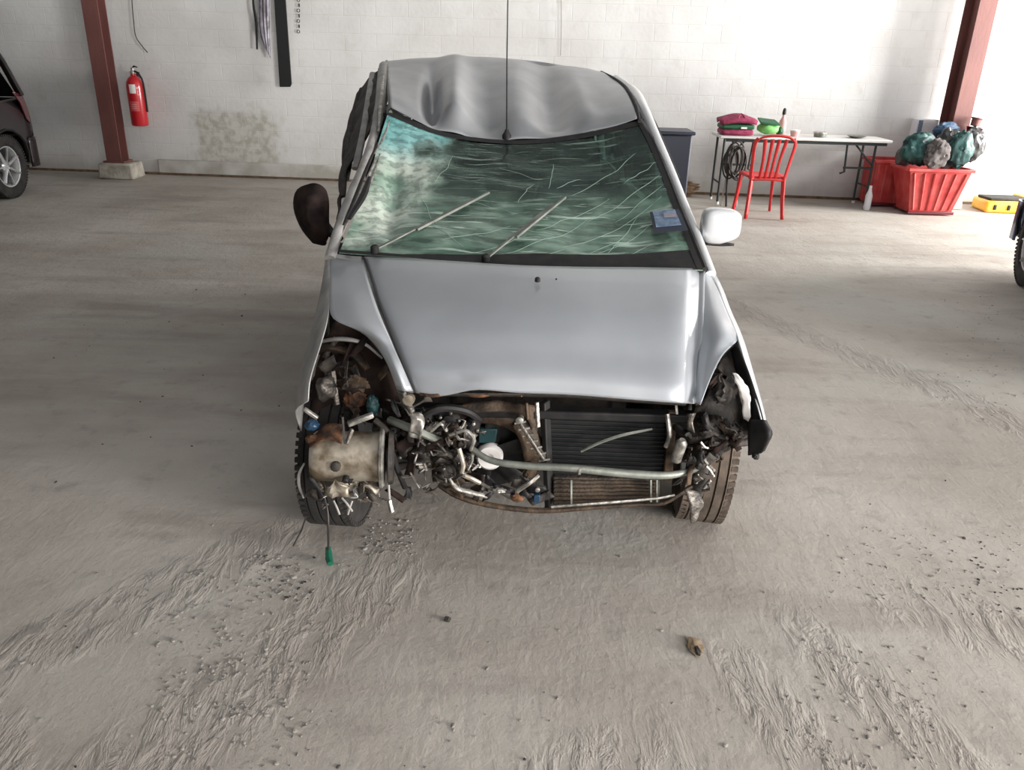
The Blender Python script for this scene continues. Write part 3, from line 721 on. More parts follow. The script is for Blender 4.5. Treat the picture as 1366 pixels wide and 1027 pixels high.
# crushed left side bulging outward above the belt line
sheet([[Y(513, 92, 5.3), Y(512, 120, 4.6), Y(503, 165, 4.1)],
       [Y(496, 101, 5.3), Y(492, 135, 4.7), Y(484, 190, 4.15)],
       [Y(481, 121, 5.2), Y(475, 165, 4.7), Y(466, 225, 4.15)],
       [Y(463, 170, 5.0), Y(459, 215, 4.5), Y(457, 250, 4.0)],
       [Y(458, 225, 4.8), Y(456, 250, 4.3), Y(452, 290, 3.7)]], 24, 24, lambda u, v, p: V((.02 * noise.noise(p * 7), 0, .02 * noise.noise(p * 8)))).build('side_frame', M['dark'], car, solid=.01)
for pts, r_, mm in (([(497, 98, 5.28), (492, 130, 4.7), (484, 180, 4.2), (474, 225, 3.9)], .018, 'dusty_silver'),
                    ([(482, 118, 5.2), (470, 165, 4.8), (462, 215, 4.3), (458, 262, 3.9)], .012, 'dark'),
                    ([(508, 92, 5.28), (506, 130, 4.6), (501, 160, 4.2)], .018, 'tube'),
                    ([(472, 180, 4.7), (468, 215, 4.3), (463, 240, 4.1)], .010, 'bright')):
    MB().tube(line3(pts), r_, 8, smooth=4, flat=.6).build('bent_frame', M[mm], car)

# rear end
sheet([[CL(x, 2.98, 1.50) for x in (-.58, -.3, 0, .3, .58)], [CL(x, 3.02, 1.40) for x in (-.62, -.3, 0, .3, .62)]], 10, 2).build('roof_spoiler', M['silver'], car, solid=.02)
tg = sheet([[CL(x, 3.10 + (0.02 if abs(x) < .5 else 0), .98) for x in (-.70, -.35, 0, .35, .70)], [CL(x, 3.16, .75) for x in (-.72, -.35, 0, .35, .72)], [CL(x, 3.16, .48) for x in (-.72, -.35, 0, .35, .72)]], 12, 10).build('tailgate', M['silver'], car, solid=.01)
MB().prism([CL(-.66, 3.09, .99), CL(.66, 3.09, .99), CL(.58, 2.98, 1.42), CL(-.58, 2.98, 1.42)], (0, .006, 0)).build('rear_window', M['carglass'], tg, smooth=False)
sheet([[CL(-.77, 2.80, z), CL(-.74, 3.05, z), CL(-.60, 3.20, z), CL(0, 3.24, z), CL(.58, 3.20, z), CL(.71, 3.05, z), CL(.74, 2.80, z)] for z in (.50, .38, .24)], 24, 6).build('rear_bumper', M['silver'], car, solid=.01)
for s in (-1, 1):
    MB().prism([CL(s * .74, 2.98, .98), CL(s * .66, 3.12, .98), CL(s * .68, 3.17, .62), CL(s * .75, 3.04, .62)], (-.01 * s, 0, 0)).build('tail_lamp', M['taillight'], car, bevel=.004)

# mirrors
mc = Y(416, 286, 3.32)
mL = sheet([[Y(px, py, yy) for px, py, yy in r] for r in
            [[(415, 247, 3.34), (425, 248, 3.33), (435, 254, 3.33)],
             [(399, 256, 3.36), (416, 268, 3.28), (436, 270, 3.33)],
             [(396, 277, 3.36), (412, 287, 3.27), (436, 290, 3.33)],
             [(405, 302, 3.36), (420, 305, 3.28), (436, 308, 3.33)],
             [(420, 322, 3.35), (428, 323, 3.34), (435, 326, 3.33)]]], 10, 14).build('side_mirror', M['matt'], car, solid=.03)
lab(mL, 'dark broken door mirror')
MB().tube([Y(434, 300, 3.36), Y(443, 312, 3.34), Y(452, 318, 3.30)], .022, 8, smooth=3, flat=.7).build('mirror_stalk', M['black'], mL)
MB().blob(Y(407, 278, 3.35), (.030, .02, .05), 3, .3).build('mirror_scar', M['burnt'], mL)
def shell(c, rx, ry, rz, pw=2.6):
    mb = MB(); n, m_ = 28, 14; vs = []
    for j in range(m_ + 1):
        ph = -PI / 2 + PI * j / m_
        for i in range(n):
            th = 2 * PI * i / n
            f = lambda q: math.copysign(abs(q) ** (2 / pw), q)
            x = f(math.cos(ph)) * f(math.cos(th)); y = f(math.cos(ph)) * f(math.sin(th)); z = f(math.sin(ph))
            taper = 1 - .34 * max(0, x) if z < 0 else 1 - .10 * max(0, x)
            vs.append(V(c) + V((x * rx, y * ry, z * rz * taper)))
    fs = [(j * n + i, j * n + (i + 1) % n, (j + 1) * n + (i + 1) % n, (j + 1) * n + i) for j in range(m_) for i in range(n)]
    return mb.add(vs, fs)
mcR = Y(961, 301, 3.24)
mR = shell(mcR, .078, .05, .070, 4.2).build('side_mirror', M['white_paint'], car); lab(mR, 'white silver door mirror')
MB().lathe(mcR + V((0, .05, 0)), (0, 1, 0), [(.062, 0), (.062, .006), (.058, .008)], 20).build('mirror_glass', M['mirror'], mR)
MB().tube([mcR + V((-.05, .01, -.05)), mcR + V((-.09, .05, -.06)), mcR + V((-.13, .10, -.07))], [.03, .028, .03], 8, smooth=3, flat=.6).build('mirror_stalk', M['black'], mR)
sheet([[mcR + V((x, -.02, -.074 + .01 * abs(x) * 5)) for x in (-.07, 0, .06)], [mcR + V((x, .04, -.080)) for x in (-.06, 0, .05)]], 6, 3).build('mirror_base', M['black'], mR, solid=.01)

# interior
fl = MB().box(CL(0, 1.55, .22), (1.46, 3.0, .05), Matrix.Rotation(YAW, 3, 'Z')).build('floor_pan', M['dark'], car, bevel=.01)
MB().box(CL(0, .42, .55), (1.44, .04, .66), Matrix.Rotation(YAW, 3, 'Z')).build('firewall', M['dark'], car)
ds = sheet([[CL(x, .48, .90 - .03 * abs(x)) for x in (-.68, -.35, 0, .35, .68)], [CL(x, .72, .93 - .02 * abs(x)) for x in (-.68, -.35, 0, .35, .68)],
            [CL(x, .86, .86) for x in (-.68, -.35, 0, .35, .68)], [CL(x, .82, .60) for x in (-.68, -.35, 0, .35, .68)]], 16, 14, lambda u, v, p: V((0, 0, .02 * g(u, .22, .1) * g(v, .5, .2)))).build('dashboard', M['dash'], car, solid=.01)
st_c = CL(-.36, .98, .86)
sw = [st_c + V((.18 * math.cos(a), .06 * math.sin(a), .17 * math.sin(a))) for a in [2 * PI * k / 24 for k in range(25)]]
swo = MB().tube(sw, .014, 8, cap=False).build('steering_wheel', M['black'], car)
MB().bar(st_c + V((-.17, 0, 0)), st_c + V((.17, 0, 0)), .04, .03).build('steering_spoke', M['black'], swo)
MB().tube([st_c, CL(-.36, .80, .74)], .03, 8).build('steering_column', M['black'], swo)
for s in (-1, 1):
    for yb, nm in ((1.35, 'front_seat'),):
        x = s * .35
        se = sheet([[CL(x - .24, 1.05, .50), CL(x, 1.03, .49), CL(x + .24, 1.05, .50)], [CL(x - .25, 1.35, .48), CL(x, 1.35, .46), CL(x + .25, 1.35, .48)], [CL(x - .24, 1.52, .50), CL(x, 1.54, .50), CL(x + .24, 1.52, .50)]], 8, 8).build(nm, M['seat'], car, solid=.12)
        sheet([[CL(x - .22, 1.55, .54), CL(x, 1.58, .54), CL(x + .22, 1.55, .54)], [CL(x - .24, 1.62, .80), CL(x, 1.66, .80), CL(x + .24, 1.62, .80)], [CL(x - .19, 1.70, 1.06), CL(x, 1.73, 1.08), CL(x + .19, 1.70, 1.06)]], 8, 8).build('backrest', M['seat'], se, solid=.10)
        shell(CL(x, 1.76, 1.17), .13, .05, .08, 3).build('headrest', M['seat'], se)
rs = sheet([[CL(x, 2.0, .48) for x in (-.62, 0, .62)], [CL(x, 2.35, .46) for x in (-.62, 0, .62)]], 10, 4).build('rear_seat', M['seat'], car, solid=.14)
sheet([[CL(x, 2.42, .52) for x in (-.62, 0, .62)], [CL(x, 2.58, 1.04) for x in (-.60, 0, .60)]], 10, 4).build('backrest', M['seat'], rs, solid=.12)

# ---------------- front end, stripped
D = lambda px, py, y=2.45: Y(px, py, y)
# upper tie bar and engine block mass
MB().bar(D(548, 545, 2.42), D(928, 556, 2.42), .05, .03).build('tie_bar', M['black'], car, bevel=.006)
# radiator with side tanks, cooling core
rad = MB().prism([D(730, 546, 2.44), D(893, 552, 2.44), D(890, 640, 2.42), D(730, 634, 2.42)], (0, .03, 0)).build('radiator', M['core'], car, bevel=.004)
for k in range(15):
    t = (k + .5) / 15
    a = D(734, 546, 2.435).lerp(D(734, 632, 2.415), t); b = D(890, 552, 2.435).lerp(D(888, 638, 2.415), t)
    MB().bar(a, b, .0025, .004).build('fin', M['black'], rad, smooth=False)
MB().bar(D(727, 535, 2.42), D(733, 680, 2.40), .035, .02).build('side_tank', M['black'], rad, bevel=.004)
MB().bar(D(897, 548, 2.42), D(890, 640, 2.42), .025, .03).build('side_tank', M['burnt'], rad, bevel=.004)
MB().tube([D(775, 602, 2.39), D(800, 590, 2.38), D(830, 580, 2.38), D(870, 572, 2.39)], [.004, .006, .006, .004], 6, smooth=4).build('scrape_pipe', M['tube'], rad)
con = MB().prism([D(738, 636, 2.40), D(880, 640, 2.40), D(880, 670, 2.38), D(738, 674, 2.38)], (0, .02, 0)).build('condenser', M['core_brown'], car, bevel=.003)
for k in range(6):
    t = (k + .5) / 6
    MB().bar(D(740, 638, 2.395).lerp(D(740, 672, 2.375), t), D(878, 641, 2.395).lerp(D(878, 668, 2.375), t), .003, .006).build('condenser_tube', M['burnt'], con, smooth=False)
for px in (762, 868, 876):
    MB().bar(D(px, 640, 2.375), D(px, 672, 2.36), .006, .006).build('strut', M['tube'], con)
# bumper tube
bt = MB().tube([D(628, 598, 2.32), D(655, 614, 2.30), D(700, 621, 2.29), (D(760, 624, 2.29)), D(830, 631, 2.30), D(885, 634, 2.31), D(918, 629, 2.34), D(940, 620, 2.40)], [.010, .011, .012, .013, .014, .013, .011, .009], 12, smooth=5).build('bumper_tube', M['tube'], car)
lab(bt, 'bare grey green tube across the open front')
MB().lathe(D(773, 627, 2.29), (1, 0, 0), [(.0155, -.004), (.0155, .004)], 12).build('tube_clip', M['bright'], bt)
# lower cross member
MB().tube([D(585, 646, 2.36), D(612, 662, 2.35), D(655, 674, 2.34), D(720, 681, 2.34), D(790, 677, 2.34), D(850, 673, 2.35), D(885, 671, 2.36), D(912, 655, 2.38), D(935, 640, 2.42)], [.010, .011, .010, .010, .008, .007, .007, .008, .006], 8, smooth=4).build('lower_crossmember', M['burnt'], car)
MB().tube([D(735, 676, 2.33), D(800, 671, 2.33), D(872, 665, 2.34), D(900, 660, 2.35)], .005, 6, smooth=4).build('lower_pipe', M['bright'], car)
# subframe, deeper
MB().bar(CL(-.5, .05, .21), CL(.55, .05, .21), .10, .06).build('subframe', M['dark'], car, bevel=.01)
MB().box(CL(.02, .20, .50), (.62, .34, .42), Matrix.Rotation(YAW, 3, 'Z')).build('engine_block', M['dark'], car, bevel=.03)
MB().box(CL(.02, .16, .73), (.50, .26, .06), Matrix.Rotation(YAW, 3, 'Z')).build('rocker_cover', M['dark'], car, bevel=.02)
MB().box(CL(-.36, .20, .46), (.22, .30, .32), Matrix.Rotation(YAW, 3, 'Z')).build('gearbox', M['dark'], car, bevel=.04)
# radiator fan: burnt shroud arc, blades, pale hub
fc = D(650, 606, 2.42)
sh = []
fan = MB().tube([fc + V((.165 * math.cos(a), .0, .145 * math.sin(a))) for a in [math.radians(-35 + 190 * k / 20) for k in range(21)]], [.012 + .010 * math.sin(PI * k / 20) for k in range(21)], 8, flat=1.5).build('fan_shroud', M['burnt'], car)
MB().lathe(fc + V((0, .05, 0)), (0, 1, 0), [(.150, 0), (.155, .004), (.155, .02)], 28).build('shroud_plate', M['black'], fan)
hb = MB().lathe(fc + V((.008, -.02, .0)), (0, -1, .12), [(.046, -.03), (.046, 0), (.038, .010), (.016, .012), (.012, .004)], 24).build('fan_hub', M['label'], fan)
for k in range(6):
    a = k * PI / 3 + .3; d = V((math.cos(a), 0, math.sin(a))); tn = V((-math.sin(a), 0, math.cos(a)))
    sheet([[fc + d * r_ + tn * (-.022 - r_ * .1) + V((0, .015, 0)), fc + d * r_ + tn * (.022 + r_ * .1) + V((0, -.008, 0))] for r_ in (.035, .08, .135)], 3, 6).build('fan_blade', M['black'], fan, solid=.003)
MB().prism([fc + V(q) for q in ((-.03, -.01, .045), (.028, -.01, .05), (.033, -.01, .10), (-.03, -.01, .10))], (0, .02, 0)).build('fan_motor_cap', M['teal'], fan, bevel=.004)
sheet([[D(590, 543, 2.40), D(650, 536, 2.40), D(712, 541, 2.40), D(722, 560, 2.41)], [D(600, 556, 2.39), D(650, 549, 2.385), D(700, 556, 2.39), D(712, 590, 2.40)]], 20, 4, lambda u, v, p: V((0, .02 * noise.noise(p * 15), .01 * noise.noise(p * 20)))).build('shroud_top', M['burnt'], fan, solid=.004)
sheet([[D(700, 556, 2.40), D(716, 575, 2.40), D(722, 610, 2.40)], [D(682, 568, 2.39), D(694, 590, 2.385), D(700, 616, 2.39)]], 12, 4).build('shroud_side', M['burnt'], fan, solid=.004)
# diagonal ribbed bracket
br0, br1 = D(694, 562, 2.34), D(726, 612, 2.33)
bk = MB().bar(br0, br1, .034, .012).build('bracket', M['alloy'], car, bevel=.004)
for k in range(7): MB().bar(br0.lerp(br1, k / 6) + V((-.018, -.008, -.004)), br0.lerp(br1, k / 6) + V((.018, -.008, .004)), .004, .006).build('rib', M['bright'], bk)
MB().lathe(D(693, 560, 2.335), (0, -1, 0), [(.015, -.01), (.013, .008), (.007, .012)], 10).build('bolt', M['bright'], bk)
MB().bar(D(716, 536, 2.37), D(718, 570, 2.36), .014, .01).build('bracket', M['bright'], car, bevel=.003)
MB().bar(D(702, 537, 2.37), D(704, 560, 2.36), .010, .01).build('bracket', M['burnt'], car, bevel=.003)
# the large yellow zinc canister at the left
ca, cb_ = D(420, 608, 2.30), D(506, 609, 2.32)
axc = (cb_ - ca).normalized(); L_ = (cb_ - ca).length
can = MB().lathe(ca, axc, [(.040, -.012), (.066, -.010), (.080, .004), (.0815, .02), (.0815, L_ - .02), (.083, L_), (.04, L_ + .002)], 40).build('brake_canister', M['gold'], car)
lab(can, 'pale gold metal canister at the torn left corner')
MB().lathe(ca + axc * L_, axc, [(.084, 0), (.100, .004), (.102, .012), (.094, .018), (.05, .02)], 40).build('flange', M['bright'], can)
MB().lathe(ca + axc * (L_ + .02), axc, [(.092, .012), (.088, .026), (.03, .028)], 32).build('flange', M['dark'], can)
MB().lathe(D(448, 622, 2.222), (0, -1, .1), [(.016, -.02), (.016, .008), (.008, .012)], 10).build('port', M['dark'], can)
MB().lathe(D(461, 640, 2.225), (0, -1, -.3), [(.010, -.02), (.011, .006), (.007, .01)], 10).build('port', M['black'], can)
sheet([[D(416, 585, 2.27), D(436, 566, 2.29), D(456, 566, 2.29)], [D(412, 597, 2.23), D(436, 586, 2.23), D(456, 592, 2.225)]], 10, 6).build('rusted_patch', M['rust'], can, solid=.004)
MB().bar(D(457, 556, 2.24), D(460, 592, 2.215), .006, .01).build('clamp', M['dark'], can)
sheet([[D(437, 648, 2.23), D(450, 642, 2.215), D(463, 650, 2.22)], [D(430, 660, 2.24), D(448, 664, 2.22), D(466, 660, 2.23)]], 8, 6, lambda u, v, p: V((0, .02 * noise.noise(p * 40), .01 * noise.noise(p * 50)))).build('torn_flange', M['gold'], can, solid=.004)
MB().bar(D(464, 566, 2.26), D(498, 553, 2.28), .022, .016).build('bracket', M['bright'], car, bevel=.004)
MB().bar(D(470, 572, 2.25), D(462, 592, 2.24), .016, .012).build('bracket', M['alloy'], car, bevel=.004)
MB().blob(D(416, 567, 2.27), (.022, .02, .018), 5, .3).build('plug', M['blue'], car)
MB().blob(D(417, 586, 2.26), (.022, .02, .014), 8, .3).build('plug', M['rust'], car)
# pale curved strip left of canister (hub arch edge)
MB().tube([D(406, 618, 2.30), D(399, 632, 2.29), D(399, 648, 2.29), D(405, 664, 2.30)], [.003, .005, .005, .003], 6, smooth=4).build('loose_wire', M['greywire'], car)
# crushed parts in the left headlight hole
kn = sheet([[D(424, 508, 2.46), D(434, 503, 2.44), D(444, 500, 2.46)], [D(423, 520, 2.44), D(434, 520, 2.42), D(447, 518, 2.44)], [D(430, 538, 2.46), D(438, 532, 2.44), D(448, 530, 2.46)]], 8, 10, lambda u, v, p: V((0, .03 * noise.noise(p * 30), 0))).build('lamp_bracket', M['alloy'], car, solid=.012)
MB().bar(D(443, 488, 2.46), D(450, 540, 2.44), .016, .012).build('bracket', M['alloy'], kn, bevel=.003)
MB().tube([D(430, 455, 2.50), D(455, 452, 2.46), D(485, 458, 2.46), D(510, 478, 2.46)], [.012, .014, .010, .006], 8, smooth=4, flat=.5).build('arch_edge', M['dusty_silver'], car)
MB().tube([D(423, 470, 2.52), D(440, 462, 2.50), D(470, 470, 2.50), D(490, 492, 2.48)], [.02, .03, .03, .02], 8, smooth=4, flat=.5).build('crushed_panel', M['burnt'], car)
MB().blob(D(474, 532, 2.46), (.035, .03, .03), 11, .45, 3).build('lamp_remains', M['rust'], car)
MB().blob(D(470, 512, 2.47), (.05, .03, .03), 15, .45, 3).build('lamp_remains', M['burnt'], car)
MB().blob(D(497, 540, 2.42), (.02, .02, .035), 17, .35, 3).build('hose_stub', M['teal'], car)
MB().bar(D(405, 545, 2.30), D(424, 558, 2.30), .015, .012).build('bracket', M['bright'], car, bevel=.003)
# headlamp corner post between left hole and engine bay
MB().bar(D(534, 520, 2.28), D(547, 548, 2.30), .045, .02).build('corner_post', M['alloy'], car, bevel=.006)
MB().lathe(D(545, 533, 2.27), (0, -1, 0), [(.020, -.01), (.018, .006), (.010, .008)], 12).build('lamp_socket', M['gold'], car)
sheet([[D(540, 548, 2.30), D(562, 552, 2.30)], [D(548, 560, 2.27), D(566, 566, 2.27)], [D(545, 580, 2.30), D(560, 584, 2.29)]], 6, 10, lambda u, v, p: V((0, .03 * noise.noise(p * 30), .02 * noise.noise(p * 26)))).build('torn_bracket', M['bright'], car, solid=.004)
# alternator / pump castings: cluster of individual castings
for (px, py, r_, y_, mm, sd) in ((560, 612, .042, 2.36, 'alloy', 1), (592, 632, .034, 2.34, 'alloy', 4), (575, 578, .040, 2.38, 'dark', 7), (542, 600, .035, 2.38, 'dark', 9), (612, 588, .028, 2.36, 'burnt', 12), (600, 560, .040, 2.40, 'black', 14), (560, 560, .034, 2.38, 'black', 19), (628, 570, .028, 2.38, 'black', 25)):
    c0 = D(px, py, y_)
    o = MB().lathe(c0, (random.uniform(-.5, .5), -1, random.uniform(-.3, .3)), [(r_ * .9, -.05), (r_, -.01), (r_ * .92, .01), (r_ * .5, .016), (r_ * .45, .03), (r_ * .2, .032)], 18).build('engine_casting', M[mm], car)
    for k in range(5):
        a = k * 2 * PI / 5 + sd; MB().lathe(c0 + V((r_ * .8 * math.cos(a), -.008, r_ * .8 * math.sin(a))), (0, -1, 0), [(.006, -.01), (.006, .012), (.003, .014)], 6).build('bolt', M['bright' if k % 2 else 'alloy'], o)
# jagged torn brackets over the castings
rnd = random.Random(21)
for i in range(26):
    px = rnd.uniform(545, 640); py = rnd.uniform(560, 655); y_ = rnd.uniform(2.27, 2.34)
    if px > 615 and py < 600: py += 40
    pts = [D(px, py, y_)]
    for k in range(3): pts.append(pts[-1] + V((rnd.uniform(-.03, .03), rnd.uniform(-.012, .012), rnd.uniform(-.032, .024))))
    rr_ = rnd.uniform(.003, .007)
    MB().tube(pts, [rr_, rr_ * 1.4, rr_, rr_ * .5], 5, smooth=2, flat=.6).build('torn_bracket', M[rnd.choice(['bright', 'alloy', 'alloy', 'burnt', 'alloy', 'dark'])], car)
for i in range(12):
    px = rnd.uniform(415, 500); py = rnd.uniform(650, 672); pts = [D(px, py, 2.28)]
    for k in range(3): pts.append(pts[-1] + V((rnd.uniform(-.03, .03), rnd.uniform(-.012, .012), rnd.uniform(-.02, .016))))
    MB().tube(pts, .004, 5, smooth=2).build('torn_bracket', M[rnd.choice(['bright', 'alloy', 'burnt', 'alloy'])], car)
# black rim liner, and sheets that paint the deep shade inside both lamp openings
sheet([[D(984, 458, 2.42), D(975, 466, 2.46)], [D(1001, 503, 2.36), D(984, 505, 2.42)], [D(1013, 540, 2.32), D(992, 540, 2.38)], [D(1022, 575, 2.28), D(998, 575, 2.34)]], 4, 20).build('lamp_liner_shade', M['black'], car, solid=.004)
sheet([[D(983, 458, 2.46), D(962, 482, 2.46)], [D(984, 500, 2.48), D(942, 515, 2.48)], [D(986, 560, 2.47), D(930, 560, 2.47)]], 8, 10).build('lamp_liner_shade', M['black'], car, solid=.004)
sheet([[D(447, 428, 2.50), D(468, 434, 2.50), D(488, 446, 2.50)], [D(436, 450, 2.52), D(470, 462, 2.52), D(512, 478, 2.50)], [D(420, 500, 2.52), D(470, 500, 2.54), D(530, 522, 2.50)], [D(416, 560, 2.50), D(470, 560, 2.52), D(540, 570, 2.48)]], 12, 16, lambda u, v, p: V((0, .02 * noise.noise(p * 14), 0))).build('lamp_liner_shade', M['matt'], car, solid=.004)
# crushed plates and scraps packed into the torn corners
def scraps(boxes, n, ylo, yhi, mats, name='scrap_plate'):
    for i in range(n):
        b = rnd.choice(boxes); px = rnd.uniform(b[0], b[2]); py = rnd.uniform(b[1], b[3]); c0 = D(px, py, rnd.uniform(ylo, yhi))
        a = V((rnd.uniform(-1, 1), rnd.uniform(-.4, .4), rnd.uniform(-1, 1))).normalized(); bb = a.cross(V((rnd.uniform(-.4, .4), 1, rnd.uniform(-.4, .4)))).normalized()
        l1 = rnd.uniform(.012, .045); l2 = rnd.uniform(.005, .018); sd = rnd.uniform(0, 50)
        gr = [[c0 + a * l1 * (j - 1) + bb * l2 * (i_ - 1) * rnd.uniform(.5, 1.3) + V((rnd.uniform(-.006, .006), rnd.uniform(-.010, .010), rnd.uniform(-.006, .006))) for i_ in range(3)] for j in range(3)]
        sheet(gr, 3, 5).build(name, M[rnd.choice(mats)], car, solid=.003, angle=25)
DK = ['dark', 'burnt', 'alloy', 'dark', 'matt', 'black', 'matt']
scraps([(540, 560, 640, 660)], 46, 2.29, 2.38, ['alloy', 'alloy', 'burnt', 'dark', 'alloy', 'dark', 'matt', 'bright'])
scraps([(520, 530, 600, 600), (515, 560, 545, 660)], 26, 2.33, 2.42, DK)
scraps([(432, 462, 490, 490), (455, 490, 518, 560)], 26, 2.42, 2.50, DK)
scraps([(418, 640, 500, 662)], 16, 2.24, 2.30, ['alloy', 'dark', 'burnt', 'gold', 'black'])
scraps([(635, 640, 725, 665)], 14, 2.31, 2.35, ['burnt', 'alloy', 'dark', 'black'])
scraps([(900, 550, 950, 645), (935, 560, 985, 600)], 40, 2.31, 2.40, DK + ['dark', 'black'])
scraps([(940, 500, 968, 570)], 16, 2.36, 2.44, DK + ['matt', 'black'])
# hoses
for pts, r_, mm in (([(520, 560, 2.36), (545, 570, 2.30), (565, 578, 2.30), (590, 590, 2.34)], .013, 'tube'),
                    ([(556, 562, 2.33), (585, 545, 2.33), (620, 548, 2.36), (640, 560, 2.40)], .013, 'black'),
                    ([(600, 580, 2.30), (620, 574, 2.28), (632, 585, 2.28), (628, 600, 2.30)], .006, 'bright'),
                    ([(575, 575, 2.30), (588, 565, 2.29), (596, 575, 2.29)], .006, 'bright'),
                    ([(612, 598, 2.30), (618, 620, 2.29), (616, 632, 2.29), (628, 638, 2.29), (640, 644, 2.30)], .008, 'gold'),
                    ([(600, 637, 2.30), (608, 650, 2.30), (625, 656, 2.31), (650, 662, 2.32)], .008, 'bright'),
                    ([(640, 644, 2.32), (662, 655, 2.31), (680, 660, 2.30)], .006, 'alloy'),
                    ([(690, 655, 2.30), (705, 645, 2.30), (718, 634, 2.32)], .008, 'bright'),
                    ([(515, 600, 2.34), (518, 640, 2.31), (520, 672, 2.30)], .004, 'greywire'),
                    ([(520, 590, 2.36), (528, 620, 2.34), (540, 650, 2.36)], .010, 'black'),
                    ([(500, 560, 2.34), (516, 575, 2.33), (524, 600, 2.36)], .010, 'dark')):
    MB().tube([D(*p) for p in pts], r_, 8, smooth=4).build('hose', M[mm], car)
MB().blob(D(690, 664, 2.31), (.020, .012, .014), 4, .3).build('rusted_lug', M['rust'], car)
MB().blob(D(666, 654, 2.31), (.022, .012, .008), 6, .4).build('torn_lug', M['bright'], car)
MB().lathe(D(717, 652, 2.31), (0, -1, 0), [(.008, -.01), (.008, .01), (.004, .012)], 10).build('bolt', M['bright'], car)
MB().box(D(716, 664, 2.32), (.022, .02, .03)).build('connector', M['blue'], car, bevel=.003)
MB().bar(D(519, 666, 2.30), D(523, 684, 2.29), .014, .012).build('drop_link', M['bright'], car, bevel=.003)
MB().bar(CL(-.62, .02, .24), CL(-.2, .10, .24), .05, .04).build('control_arm', M['dark'], car, bevel=.008)
MB().bar(CL(.62, .02, .24), CL(.2, .10, .24), .05, .04).build('control_arm', M['dark'], car, bevel=.008)
# chassis rails
for x in (-.50, .52): MB().bar(CL(x, -.30, .46), CL(x, .9, .40), .08, .07).build('chassis_rail', M['dark'], car, bevel=.006)
# right corner
MB().lathe(D(906, 600, 2.33), (.1, -.3, 1), [(.010, -.05), (.018, -.045), (.019, .03), (.010, .045)], 14).build('drier_bottle', M['bright'], car)
MB().tube([D(890, 552, 2.38), D(893, 580, 2.36), D(888, 596, 2.36)], .008, 8, smooth=3).build('hose', M['bright'], car)
MB().bar(D(901, 530, 2.34), D(903, 552, 2.34), .007, .007).build('bracket', M['bright'], car)
sheet([[D(976, 497, 2.36), D(984, 500, 2.35)], [D(983, 512, 2.35), D(998, 518, 2.34)], [D(990, 535, 2.34), D(1001, 535, 2.33)], [D(992, 558, 2.34), D(1000, 562, 2.33)]], 4, 14, lambda u, v, p: V((.006 * noise.noise(p * 60), 0, 0))).build('lamp_reflector', M['label'], car, solid=.006)
sheet([[D(955, 485, 2.44), D(975, 470, 2.46), D(992, 490, 2.44)], [D(945, 520, 2.40), D(965, 525, 2.38), D(985, 530, 2.40)], [D(920, 560, 2.38), D(960, 575, 2.36), D(1000, 575, 2.38)], [D(915, 585, 2.40), D(955, 600, 2.40), D(1000, 592, 2.40)]], 14, 20, lambda u, v, p: V((0, .05 * noise.noise(p * 16), .02 * noise.noise(p * 22)))).build('crushed_apron', M['dark'], car, solid=.006)
for (px, py, rx, ry, rz, mm, sd) in ((968, 520, .035, .03, .04, 'dark', 5), (940, 560, .03, .03, .03, 'dark', 6), (925, 580, .025, .02, .03, 'dark', 9), (985, 575, .04, .03, .02, 'dark', 12), (950, 600, .03, .03, .03, 'dark', 15)):
    MB().blob(D(px, py, 2.38), (rx, ry, rz), sd, .5, 3).build('crushed_lump', M[mm], car)
sheet([[D(1003, 560, 2.32), D(1020, 560, 2.28)], [D(1000, 585, 2.30), D(1028, 580, 2.24)], [D(1000, 605, 2.32), D(1018, 603, 2.27)]], 6, 8).build('bumper_mount', M['black'], car, solid=.02)
MB().blob(D(1008, 608, 2.29), (.012, .012, .012), 3, .3).build('clip', M['black'], car)
for i in range(16):
    px = rnd.uniform(905, 985); py = rnd.uniform(560, 650); pts = [D(px, py, rnd.uniform(2.30, 2.36))]
    if px > 955: py = min(py, 600); pts = [D(px, py, 2.34)]
    for k in range(3): pts.append(pts[-1] + V((rnd.uniform(-.025, .03), rnd.uniform(-.012, .012), rnd.uniform(-.03, .02))))
    MB().tube(pts, rnd.uniform(.003, .007), 5, smooth=2).build('torn_bracket', M[rnd.choice(['bright', 'alloy', 'dark', 'dark', 'burnt'])], car)
# suspension knuckle beside the right tyre
MB().tube([D(938, 590, 2.42), D(934, 625, 2.40), D(930, 660, 2.42)], [.03, .035, .02], 10, smooth=4).build('strut_leg', M['dark'], car)
MB().bar(D(934, 618, 2.38), D(928, 645, 2.37), .012, .01).build('bracket', M['bright'], car, bevel=.003)
MB().bar(D(938, 652, 2.36), D(948, 640, 2.36), .012, .01).build('bracket', M['bright'], car, bevel=.003)
# torn flap hanging below, right
sheet([[D(914, 652, 2.30), D(932, 656, 2.30)], [D(918, 668, 2.28), D(938, 670, 2.29)], [D(920, 684, 2.28), D(932, 686, 2.29)], [D(922, 697, 2.29), D(926, 697, 2.29)]], 5, 12, lambda u, v, p: V((.008 * noise.noise(p * 40), .01 * noise.noise(p * 30), 0))).build('hanging_flap', M['alloy'], car, solid=.006)
